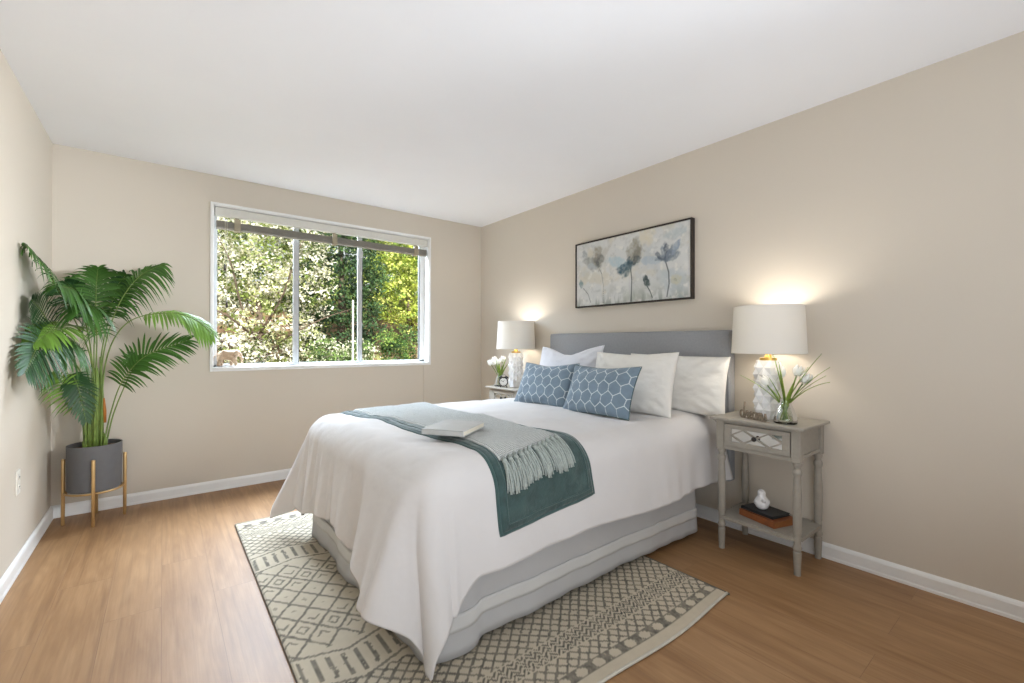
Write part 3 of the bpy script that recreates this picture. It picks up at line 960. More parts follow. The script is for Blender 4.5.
def hextint(seed):
    def f(uv):
        x = uv[:, 0] + 0.003 * np.sin(uv[:, 1] * 40 + seed); y = uv[:, 1] + 0.003 * np.sin(uv[:, 0] * 35)
        sx, sy = 0.074, 0.066
        # pointy hexagonal lattice: distance between the two nearest cell centres
        best = np.full(len(x), 9.0); sec = np.full(len(x), 9.0)
        j0 = np.round(y / sy)
        for dj in (-1, 0, 1):
            j = j0 + dj
            off = (j % 2) * 0.5
            i0 = np.round(x / sx - off)
            for di in (-1, 0, 1):
                cx = (i0 + di + off) * sx; cy = j * sy
                dd = np.hypot((x - cx) * 1.0, (y - cy) * 0.86)
                nb = np.minimum(best, dd); sec = np.minimum(sec, np.maximum(best, dd)); best = nb
        line = 1 - sstep(0.0022, 0.0042, (sec - best))
        fl = fract_noise(x * 20, y * 20, seed, 3)
        blue = sl((116, 134, 148))[None, :] * (1 + 0.16 * fl[:, None])
        w_ = sl((214, 222, 224))[None, :]
        return blue * (1 - line[:, None]) + w_ * line[:, None]
    return f

place_pillow('sleeping_pillow', 'plain white pillow standing at the far right end of the headboard behind the others', 'white pillows', -0.235, -2.508, 0.712, 0.02, 0.16, 0.012, 0.70, 0.362, 0.15, MT['pillow'], 0.035, 0.0, 3, wr=0.007)
place_pillow('sleeping_pillow', 'white pillow mostly hidden behind the leaning pillow on the window side', 'white pillows', -0.235, -1.72, 0.712, 0.0, 0.16, 0.0, 0.68, 0.345, 0.14, MT['pillow'], 0.035, 0.0, 5, wr=0.007)
place_pillow('square_pillow', 'cool white pillow with a dipped top edge behind the window-side blue cushion', 'white pillows', -0.445, -1.735, 0.712, 0.02, 0.27, -0.025, 0.64, 0.43, 0.15, MT['pillow_blue_white'], 0.05, 0.16, 7)
place_pillow('square_pillow', 'warm white square pillow leaning behind the blue cushion nearer the lamp', 'white pillows', -0.50, -2.365, 0.706, 0.02, 0.25, -0.015, 0.62, 0.395, 0.16, MT['pillow'], 0.05, 0.025, 9)
place_pillow('throw_cushion', 'blue cushion with white honeycomb lines on the window side of the bed', 'blue patterned cushions', -0.775, -1.840, 0.716, 0.05, 0.44, -0.02, 0.51, 0.318, 0.13, MT['lattice_cloth'], 0.07, 0.06, 11, hextint(1), 0.004, MT['teal_seam'], (220, 150))
place_pillow('throw_cushion', 'blue cushion with white honeycomb lines in front of the warm white pillow', 'blue patterned cushions', -0.785, -2.340, 0.715, 0.02, 0.42, -0.02, 0.51, 0.318, 0.13, MT['lattice_cloth'], 0.07, 0.03, 13, hextint(6), 0.004, MT['teal_seam'], (220, 150))

# ------------------------------------------------------------------ nightstands
def make_nightstand(label):
    t = thing('nightstand', label, 'nightstand', (0, 0, 0), 0, 'nightstands beside the bed')
    HX, HY = 0.142, 0.189     # leg centres
    leg_prof = [(0.0155, 0.0), (0.0150, 0.012), (0.0185, 0.10), (0.0190, 0.112), (0.0150, 0.118), (0.0200, 0.128), (0.0205, 0.136), (0.0160, 0.146), (0.0165, 0.165),
                (0.0165, 0.190), (0.0155, 0.196), (0.0195, 0.206), (0.0185, 0.22), (0.0205, 0.34), (0.0200, 0.40), (0.0165, 0.478), (0.0155, 0.486), (0.0205, 0.496), (0.0215, 0.506),
                (0.0205, 0.516), (0.0155, 0.522), (0.0150, 0.534), (0.0200, 0.542), (0.0210, 0.550), (0.0180, 0.558)]
    for sx in (-1, 1):
        for sy in (-1, 1):
            lp = MB().lathe(leg_prof, sx * HX, sy * HY, 24)
            lp.box(sx * HX - 0.021, sx * HX + 0.021, sy * HY - 0.021, sy * HY + 0.021, 0.556, 0.714, 0.002, 1)
            lp.build('leg', MT['ns'], t, auto=35)
    tp = MB()
    prof = [(0.000, 0.714), (0.010, 0.717), (0.018, 0.722), (0.020, 0.727), (0.018, 0.733), (0.014, 0.735)]
    # moulded edge: stacked chamfered slabs
    tp.box(-0.178, 0.168, -0.222, 0.222, 0.7135, 0.721, 0.003, 2)
    tp.box(-0.192, 0.172, -0.236, 0.236, 0.7205, 0.735, 0.005, 3)
    tp.build('top', MT['ns'], t, auto=40)
    sh = MB()
    c = 0.028
    X, Y = HX + 0.020, HY + 0.020
    sh.poly([(-X + c, -Y, 0.168), (X - c, -Y, 0.168), (X, -Y + c, 0.168), (X, Y - c, 0.168), (X - c, Y, 0.168), (-X + c, Y, 0.168), (-X, Y - c, 0.168), (-X, -Y + c, 0.168)][::-1], (0, 0, 0.019))
    sh.build('shelf', MT['ns'], t, sm=False)
    ap = MB()
    for sy in (-1, 1):   # side panels with a framed recess
        y = sy * (HY + 0.010)
        ap.box(-HX, HX, min(y, y - sy * 0.012), max(y, y - sy * 0.012), 0.572, 0.714)
        ap.box(-HX + 0.02, HX - 0.02, min(y, y + sy * 0.006), max(y, y + sy * 0.006), 0.572, 0.588, 0.001)
        ap.box(-HX + 0.02, HX - 0.02, min(y, y + sy * 0.006), max(y, y + sy * 0.006), 0.698, 0.714, 0.001)
    ap.box(HX - 0.006, HX + 0.008, -HY, HY, 0.572, 0.714)
    ap.box(-HX - 0.016, -HX - 0.004, -HY, HY, 0.560, 0.5795, 0.001)
    ap.box(-HX - 0.016, -HX - 0.004, -HY, HY, 0.704, 0.714, 0.001)
    ap.build('apron', MT['ns'], t, sm=False)
    # drawer with mirrored lattice
    dr = MB()
    x0, x1 = -HX - 0.024, -HX - 0.010
    y0, y1, z0, z1 = -0.164, 0.164, 0.5815, 0.702
    iy, iz0, iz1 = 0.128, 0.607, 0.678
    dr.box(x0, x1, y0, y1, z0, iz0, 0.0015, 1); dr.box(x0, x1, y0, y1, iz1, z1, 0.0015, 1)
    dr.box(x0, x1, y0, -iy, iz0, iz1, 0.0015, 1); dr.box(x0, x1, iy, y1, iz0, iz1, 0.0015, 1)
    dr.box(x1 - 0.002, HX - 0.02, y0 + 0.01, y1 - 0.01, z0 + 0.004, z1 - 0.004)
    d = dr.build('drawer', MT['ns'], t, sm=False)
    MB().box(x1 - 0.006, x1 - 0.003, -iy, iy, iz0, iz1).build('mirror_panel', MT['mirror'], d, sm=False)
    la = MB()
    zc = (iz0 + iz1) / 2
    for k in (-1, 1):
        c0 = k * iy / 2
        for s_ in (-1, 1):
            a = Vector((0, iy, s_ * (iz1 - iz0))).normalized(); nrm = Vector((0, -a.z, a.y))
            L = math.hypot(iy, iz1 - iz0) / 2
            # the strips cross at the ends and at the knob, leaving a diamond in each half
            for q in (-1, 1):
                st_ = Vector((x1 - 0.008, c0 + q * iy / 2, zc)); en_ = Vector((x1 - 0.008, c0, zc + s_ * (iz1 - iz0) / 2))
                ax = (en_ - st_).normalized(); ay = Vector((0, -ax.z, ax.y))
                la.obox((st_ + en_) / 2, ax, ay, (1, 0, 0), (en_ - st_).length / 2, 0.0042, 0.0035)
    la.build('lattice', MT['ns'], d, sm=False)
    kb = MB().lathe([(0.005, 0.0), (0.005, 0.010), (0.011, 0.016), (0.013, 0.022), (0.010, 0.028), (0.0, 0.030)], 0, 0, 20)
    k_ = kb.build('knob', MT['knob'], d); k_.rotation_euler = (0, -PI / 2, 0); k_.location = (x1 - 0.008, 0, zc)
    return t

def copy_tree(o, parent=None):
    c = o.copy(); COL.objects.link(c); c.parent = parent
    for ch in list(o.children): copy_tree(ch, c)
    return c
NSX, NSY, NSY2 = -0.184, -3.075, -0.862
ns1 = make_nightstand('greige nightstand with turned legs and mirrored drawer nearest the camera, books on its shelf')
ns1.location = (NSX, NSY, 0)
ns2 = copy_tree(ns1)
ns2.location = (NSX, NSY2, 0)
ns2['label'] = 'nightstand in the far corner beyond the bed, topped by an alarm clock and flowers'
NZ = 0.7352

# ------------------------------------------------------------------ lamps
def make_lamp(label):
    t = thing('table_lamp', label, 'lamp', (0, 0, 0), 0, 'table lamps')
    n, rows = 6, 8
    R, z0, z1 = 0.062, 0.012, 0.318
    V = []; F = []
    for j in range(rows + 1):
        for i in range(2 * n):
            a = PI * i / n
            pk = ((i + j) % 2 == 0)
            r = R + (0.014 if pk else -0.004)
            if j in (0, rows): r = R - 0.004
            V.append((r * math.cos(a), r * math.sin(a), z0 + (z1 - z0) * j / rows))
    m = 2 * n
    for j in range(rows):
        for i in range(m):
            k = (i + 1) % m
            a, b, c, d = j * m + i, j * m + k, (j + 1) * m + k, (j + 1) * m + i
            if (i + j) % 2 == 0: F += [[a, b, d], [b, c, d]]
            else: F += [[a, b, c], [a, c, d]]
    F.append([i for i in range(m)][::-1]); F.append([rows * m + i for i in range(m)])
    raw_mesh('faceted_body', V, F, MT['ceramic'], t, False)
    MB().lathe([(0.054, 0.0), (0.056, 0.002), (0.056, 0.012), (0.052, 0.013)], n=32).build('foot', MT['ceramic'], t, auto=40)
    MB().lathe([(0.042, 0.317), (0.042, 0.332), (0.020, 0.334), (0.018, 0.345), (0.012, 0.350), (0.012, 0.372), (0.0, 0.373)], n=32).build('collar', MT['gold'], t, auto=40)
    # bulb and harp
    hp = MB()
    pts = [(0, 0.012, 0.35)] + [(0, 0.012 + 0.055 * math.sin(PI * k / 12) ** 0.7, 0.35 + 0.235 * k / 12) for k in range(1, 12)] + [(0, 0.0, 0.588)]
    hp.tube(pts, 0.0018, 6); hp.tube([(x, -y, z) for x, y, z in pts], 0.0018, 6)
    hp.build('harp', MT['gold'], t)
    MB().lathe([(0.013, 0.372), (0.014, 0.395), (0.030, 0.430), (0.034, 0.455), (0.028, 0.482), (0.010, 0.495), (0.0, 0.497)], n=24).build('bulb', MT['bulbm'], t)
    # drum shade
    rb, rtp, zb, zt = 0.182, 0.170, 0.357, 0.610
    sh = MB()
    sh.lathe([(rb, zb), (rtp, zt), (rtp - 0.002, zt), (rb - 0.002, zb), (rb, zb)], n=64, cap=False)
    s_ = sh.build('lamp_shade', MT['shade'], t, auto=60)
    for rr, zz in ((rb - 0.001, zb), (rtp - 0.001, zt)):
        rm = MB().tube([(rr * math.cos(2 * PI * k / 64), rr * math.sin(2 * PI * k / 64), zz) for k in range(65)], 0.0024, 6, False)
        rm.build('rim', MT['shade'], s_)
    sp = MB()
    for k in range(3):
        a = k * 2 * PI / 3
        sp.tube([(0, 0, 0.588), (rtp * math.cos(a), rtp * math.sin(a), zt - 0.012)], 0.0018, 6)
    sp.build('spider', MT['gold'], s_)
    return t
t_ = NT('lit_bulb')
t_.b.inputs['Base Color'].default_value = (1, 1, 1, 1)
t_.b.inputs['Emission Color'].default_value = lin((255, 236, 205))
t_.b.inputs['Emission Strength'].default_value = 2.5
MT['bulbm'] = t_.m
lamp1 = make_lamp('white faceted table lamp with drum shade on the nightstand nearest the camera')
LX = -0.190
lamp1.location = (LX, NSY, NZ)
lamp2 = copy_tree(lamp1)
lamp2.location = (LX, NSY2, NZ)
lamp2['label'] = 'white faceted table lamp with drum shade behind the alarm clock in the far corner'
for y, e in ((NSY, 4.6), (NSY2, 4.6)):
    add_light('lamp_bulb_light', 'POINT', (LX, y, NZ + 0.53), (LX, y, 0), e, (1.0, 0.95, 0.88), shadow_soft_size=0.06)

# ------------------------------------------------------------------ flowers in vases
def flower_vase(name, label, loc, blades, tulips, h=0.105):
    t = thing(name, label, 'flower vase', loc, 0, None)
    t.scale = (1.15, 1.15, 1.15)
    prof = [(0.0, 0.003), (0.040, 0.003), (0.047, 0.010), (0.046, 0.025), (0.036, 0.060), (0.024, 0.088), (0.021, 0.100), (0.026, h + 0.008)]
    v = MB().lathe(prof, n=28, cap=False)
    v.lathe([(r - 0.0025 if r > 0.01 else r, z + (0.004 if z < 0.02 else 0)) for r, z in prof], n=28, cap=False)
    v.lathe([(0.0, 0.0), (0.041, 0.0), (0.047, 0.005), (0.047, 0.010)], n=28, cap=False)
    v.build('glass_vase', MT['vase'], t)
    for k, (dx, dy, ht, bend, wd) in enumerate(blades):
        pts = []; n = 14
        for j in range(n + 1):
            s = j / n
            f = s ** 1.5
            pts.append(Vector((dx * f - dx * 0.12 * (1 - s), dy * f - dy * 0.12 * (1 - s), 0.014 + ht * (s - bend * s ** 3.2))))
        side = Vector((-dy, dx, 0)).normalized() if math.hypot(dx, dy) > 1e-3 else Vector((1, 0, 0))
        V = []; F = []
        for j, p in enumerate(pts):
            s = j / n
            ww = 1.9 * wd * min(1, 0.35 + 1.5 * s) * (1 - s ** 3) + 0.0005
            V += [tuple(p - side * ww), tuple(p + Vector((0, 0, -0.0016))), tuple(p + side * ww)]
        for j in range(n):
            a = j * 3
            F += [[a, a + 1, a + 4, a + 3], [a + 1, a + 2, a + 5, a + 4]]
        o = raw_mesh('leaf_blade', V, F, MT['blade'], t)
        md = o.modifiers.new('thick', 'SOLIDIFY'); md.thickness = 0.001
    for dx, dy, ht in tulips:
        pts = [(dx * (s ** 1.4) - dx * 0.15 * (1 - s), dy * (s ** 1.4) - dy * 0.15 * (1 - s), 0.014 + (ht - 0.014) * s) for s in [k / 8 for k in range(9)]]
        st_ = MB().tube(pts, 0.0026, 8).build('stem', MT['stem'], t)
        d = Vector((dx * 1.4, dy * 1.4, ht)).normalized()
        q = d.to_track_quat('Z', 'Y')
        pm = MB()
        for k in range(6):
            a = k * PI / 3; inner = k % 2
            V = []
            nu_, nv_ = 6, 8
            grid = []
            for iu in range(nu_ + 1):
                row = []
                for iv in range(nv_ + 1):
                    u_ = iu / nu_ * 2 - 1; v_ = iv / nv_
                    wdt = 0.55 * math.sin(PI * min(1, (v_ * 0.86 + 0.1))) ** 0.8 * (1.12 if inner else 1.25)
                    rr = (0.020 if not inner else 0.0175) * (math.sin(PI * (0.12 + v_ * 0.66)) ** 0.8) + (0.002 if not inner else 0)
                    an = a + u_ * wdt
                    p = Vector((rr * math.cos(an), rr * math.sin(an), -0.004 + 0.052 * v_ - 0.006 * abs(u_) ** 2 * v_))
                    row.append(pm.bm.verts.new(Vector(pts[-1]) + q @ p))
                grid.append(row)
            for iu in range(nu_):
                for iv in range(nv_):
                    pm.bm.faces.new((grid[iu][iv], grid[iu + 1][iv], grid[iu + 1][iv + 1], grid[iu][iv + 1]))
        b = pm.build('blossom', MT['petal'], st_)
        md = b.modifiers.new('thick', 'SOLIDIFY'); md.thickness = 0.0012
    return t
flower_vase('tulip_vase', 'clear glass vase of white tulips and grassy leaves beside the nearest lamp', (-0.285, -3.195, NZ),
    [(-0.03, 0.185, 0.22, 0.12, 0.004), (0.0, -0.14, 0.30, 0.0, 0.004), (0.0, -0.17, 0.26, 0.06, 0.0045), (-0.02, -0.175, 0.235, 0.22, 0.0045), (0.02, -0.15, 0.23, 0.1, 0.005),
     (0.0, 0.055, 0.31, 0.0, 0.004), (-0.02, 0.02, 0.26, 0, 0.007), (0.03, -0.08, 0.24, 0, 0.006), (-0.05, -0.06, 0.20, 0.05, 0.006), (0.02, 0.09, 0.17, 0.1, 0.006), (-0.04, 0.05, 0.19, 0.02, 0.006)],
    [(0.02, -0.065, 0.185), (0.03, -0.035, 0.215), (0.0, 0.075, 0.165), (0.035, 0.03, 0.205)])
flower_vase('tulip_vase', 'small glass vase of white tulips beside the alarm clock in the far corner', (-0.275, -0.725, NZ),
    [(-0.02, 0.03, 0.21, 0, 0.007), (0.02, -0.06, 0.22, 0.02, 0.007), (-0.02, -0.09, 0.20, 0.06, 0.006), (0.0, 0.05, 0.19, 0.02, 0.007), (0.04, -0.02, 0.20, 0, 0.007), (-0.03, -0.03, 0.18, 0, 0.007), (0.0, -0.12, 0.2, 0.1, 0.005)],
    [(-0.035, 0.075, 0.175), (-0.01, 0.055, 0.200), (-0.03, 0.035, 0.180), (0.02, -0.01, 0.205), (0.03, 0.06, 0.18)])

# script word ornament
wd = thing('word_ornament', 'small brown wooden cutout word in flowing script standing in front of the nearest lamp', 'ornament', (-0.262, -2.968, NZ), math.radians(-115))
def wordcurve():
    s_ = []
    def arc(cx, cy, rx, ry, a0, a1, n=10):
        return [(cx + rx * math.cos(math.radians(a0 + (a1 - a0) * k / n)), cy + ry * math.sin(math.radians(a0 + (a1 - a0) * k / n))) for k in range(n + 1)]
    h = 1.0
    P = []
    # d
    P.append(arc(0.45, 0.5, 0.42, 0.5, 60, 400, 18))
    P.append([(1.05, 2.3), (0.92, 1.2), (0.85, 0.3), (1.0, 0.02), (1.25, 0.2)])
    # r
    P.append([(1.25, 0.2), (1.5, 1.0), (1.62, 1.05), (1.95, 0.85), (1.82, 0.3), (1.95, 0.03), (2.2, 0.2)])
    # e
    P.append([(2.2, 0.2), (2.55, 0.55), (2.75, 0.85), (2.55, 1.02), (2.3, 0.7), (2.35, 0.2), (2.6, 0.0), (2.95, 0.25)])
    # a
    P.append(arc(3.3, 0.5, 0.36, 0.48, 50, 360, 14)); P.append([(3.68, 0.98), (3.66, 0.3), (3.8, 0.03), (4.0, 0.2)])
    # m
    P.append([(4.0, 0.2), (4.15, 0.98), (4.2, 0.02)]); P.append([(4.2, 0.6), (4.45, 1.0), (4.62, 0.8), (4.62, 0.02)]); P.append([(4.62, 0.6), (4.88, 1.0), (5.06, 0.8), (5.04, 0.2), (5.2, 0.03), (5.45, 0.25)])
    # s
    P.append([(5.45, 0.25), (5.75, 1.05), (5.85, 0.7), (6.0, 0.25), (5.75, 0.0), (5.45, 0.06)])
    return P
wm = MB()
SC = 0.0315
for k, st_ in enumerate(wordcurve()):
    pts = [Vector((x * SC * 0.98 - 0.012, 0, y * SC * 1.15 + 0.0045)) for x, y in st_]
    for a, b in zip(pts, pts[1:]):
        ax = (b - a); L = ax.length
        if L < 1e-5: continue
        ax.normalize()
        wm.obox((a + b) / 2, ax, (0, 1, 0), ax.cross(Vector((0, 1, 0))), L / 2 + 0.0018, 0.0045, 0.0026)
wm.box(-0.006, 6.0 * SC, -0.006, 0.006, 0, 0.0022)
wm.build('lettering', MT['brown_wood'], wd, sm=False)

# alarm clock
ck = thing('alarm_clock', 'small black twin-bell alarm clock with white face on the far nightstand', 'clock', (-0.325, -0.850, NZ), math.radians(-42))
cb = MB().lathe([(0.0, -0.020), (0.036, -0.020), (0.042, -0.014), (0.044, 0.010), (0.044, 0.018), (0.039, 0.020)], n=36, cap=False).build('case', MT['clock_black'], ck, auto=50)
CR = Matrix.Translation((0, 0, 0.054)) @ Matrix.Rotation(PI / 2, 4, 'X')
cb.matrix_local = Matrix.Rotation(0, 4, 'Z') @ CR
fc = MB().lathe([(0.0, 0.0195), (0.0350, 0.0195), (0.0350, 0.0205), (0.0, 0.0205)], n=36, cap=False).build('dial', MT['clock_face'], ck, sm=False)
fc.matrix_local = CR
tk = MB()
for k in range(12):
    a = k * PI / 6
    d = Vector((math.cos(a), math.sin(a), 0)); e = Vector((-math.sin(a), math.cos(a), 0))
    tk.obox(d * 0.029 + Vector((0, 0, 0.0212)), d, e, (0, 0, 1), 0.003 if k % 3 else 0.0045, 0.0011, 0.0006)
for a, L in ((math.radians(60), 0.020), (math.radians(150), 0.027)):
    d = Vector((math.cos(a), math.sin(a), 0)); e = Vector((-math.sin(a), math.cos(a), 0))
    tk.obox(d * L / 2 + Vector((0, 0, 0.0218)), d, e, (0, 0, 1), L / 2, 0.0014, 0.0006)
tk.ball((0, 0, 0.022), 0.003, u=10, v=6)
o = tk.build('hands_and_marks', MT['clock_black'], ck, sm=False); o.matrix_local = CR
for s_ in (-1, 1):
    b = MB().lathe([(0.019, 0.0), (0.019, 0.003), (0.015, 0.010), (0.008, 0.014), (0.0, 0.015)], n=20, cap=True).build('bell', MT['clock_black'], ck)
    b.matrix_local = Matrix.Translation((s_ * 0.026, 0, 0.090)) @ Matrix.Rotation(s_ * 0.5, 4, 'Y')
    MB().tube([(s_ * 0.022, 0, 0.020), (s_ * 0.032, 0, 0.0)], [0.003, 0.0045], 8).build('foot', MT['clock_black'], ck)
MB().tube([(-0.026, 0, 0.104), (-0.014, 0, 0.116), (0.014, 0, 0.116), (0.026, 0, 0.104)], 0.002, 8).build('handle', MT['clock_black'], ck)

# books and bird on the shelf
SZ = 0.1875
b1 = thing('shelf_book', 'thick tan leather-look book lying on the nightstand shelf', 'book', (-0.205, -3.075, SZ), math.radians(-17))
book(b1, 0.165, 0.215, 0.034, MT['orange_leather'], plain('tan_page_edge', (150, 96, 52), 0.7, nscale=200, var=0.1))
b2 = thing('slim_book', 'slim black book on top of the tan book under the white bird', 'book', (-0.195, -3.060, SZ + 0.0345), math.radians(-14))
book(b2, 0.140, 0.190, 0.014, MT['black_cover'], plain('dark_page_edge', (70, 72, 70), 0.7, nscale=200, var=0.1))

def build_bird():
    t = thing('bird_figurine', 'small white ceramic bird figurine sitting on the books', 'figurine', (-0.200, -3.045, SZ + 0.0490), math.radians(38))
    # body: rings along an upright egg, continuous with the head
    prof = [(0.000, 0.000), (0.018, 0.001), (0.030, 0.010), (0.0365, 0.026), (0.0360, 0.040), (0.031, 0.054), (0.0235, 0.064), (0.0190, 0.072), (0.0195, 0.080), (0.0200, 0.088), (0.0160, 0.097), (0.0085, 0.1025), (0.0, 0.104)]
    m = MB().lathe(prof, n=32, cap=False)
    for v in m.bm.verts:
        k = v.co.z / 0.104
        v.co.x += 0.010 * max(0, (k - 0.35)) - 0.004
        v.co.x *= 1.08
    m.build('body', MT['ceramic'], t)
    bk_ = MB().lathe([(0.0055, 0.0), (0.003, 0.007), (0.0004, 0.013)], n=12)
    o = bk_.build('beak', MT['ceramic'], t); o.matrix_local = Matrix.Translation((0.0235, 0, 0.085)) @ Matrix.Rotation(PI / 2 + 0.15, 4, 'Y')
    tl = MB().tube([(-0.024, 0, 0.045), (-0.040, 0, 0.054), (-0.054, 0, 0.066)], [0.013, 0.010, 0.0055], 12)
    for v in tl.bm.verts: v.co.y *= 1.1
    tl.build('tail', MT['ceramic'], t)
    for s_ in (-1, 1):
        w_ = MB().ball((-0.004, s_ * 0.0335, 0.036), 0.020, (1.15, 0.22, 0.75), (0, 0.5, 0))
        w_.build('wing', MT['ceramic'], t)
build_bird()

# ------------------------------------------------------------------ elephant on the sill
# skin layer must exist before radii are written
def ensure_skin(me):
    bm = bmesh.new(); bm.from_mesh(me)
    bm.verts.layers.skin.verify()
    bm.to_mesh(me); bm.free()

def build_elephant_safe():
    t = thing('elephant_figurine', 'carved wooden elephant figurine standing on the window sill', 'figurine', (-2.388, 0.052, WZ0 + 0.0102), 0)
    V = []; E = []; Rr = []
    def add(p, r, par=None):
        V.append(p); Rr.append(r)
        if par is not None: E.append((par, len(V) - 1))
        return len(V) - 1
    b1_ = add((0.0, 0, 0.095), 0.039)
    b0 = add((-0.042, 0, 0.095), 0.038, b1_)
    b2_ = add((0.036, 0, 0.100), 0.034, b1_)
    hd = add((0.066, 0, 0.110), 0.029, b2_)
    tr1 = add((0.087, 0, 0.088), 0.015, hd)
    tr2 = add((0.094, 0, 0.060), 0.010, tr1)
    tr3 = add((0.092, 0, 0.036), 0.007, tr2)
    tr4 = add((0.102, 0, 0.028), 0.005, tr3)
    bt = add((-0.068, 0, 0.084), 0.026, b0)
    for sy in (-1, 1):
        k = add((-0.058, sy * 0.026, 0.056), 0.019, b0)
        k = add((-0.056 + sy * 0.012, sy * 0.027, 0.024), 0.0138, k); add((-0.054 + sy * 0.012, sy * 0.027, 0.008), 0.0145, k)
        k = add((0.036, sy * 0.024, 0.056), 0.018, b2_)
        k = add((0.036 - sy * 0.013, sy * 0.025, 0.024), 0.0138, k); add((0.036 - sy * 0.013, sy * 0.025, 0.008), 0.0145, k)
    me = bpy.data.meshes.new('body')
    me.from_pydata(V, E, [])
    ensure_skin(me)
    for i, r in enumerate(Rr): me.skin_vertices[0].data[i].radius = (r, r)
    me.skin_vertices[0].data[0].use_root = True
    o = link('body', me, MT['elephant'], t)
    sk = o.modifiers.new('skin', 'SKIN'); sk.use_smooth_shade = True
    ss = o.modifiers.new('sub', 'SUBSURF'); ss.levels = 2; ss.render_levels = 2
    for sy in (-1, 1):
        MB().ball((0.050, sy * 0.034, 0.104), 0.024, (0.85, 0.22, 1.15), (0.0, 0.25, sy * -0.35)).build('ear', MT['elephant'], t)
        MB().tube([(0.084, sy * 0.012, 0.086), (0.102, sy * 0.014, 0.074), (0.112, sy * 0.013, 0.077)], [0.0045, 0.0035, 0.001], 8).build('tusk', MT['outlet'], t)
    MB().tube([(-0.088, 0, 0.095), (-0.097, 0, 0.075), (-0.098, 0, 0.050)], [0.004, 0.003, 0.003], 8).build('tail', MT['elephant'], t)
build_elephant_safe()

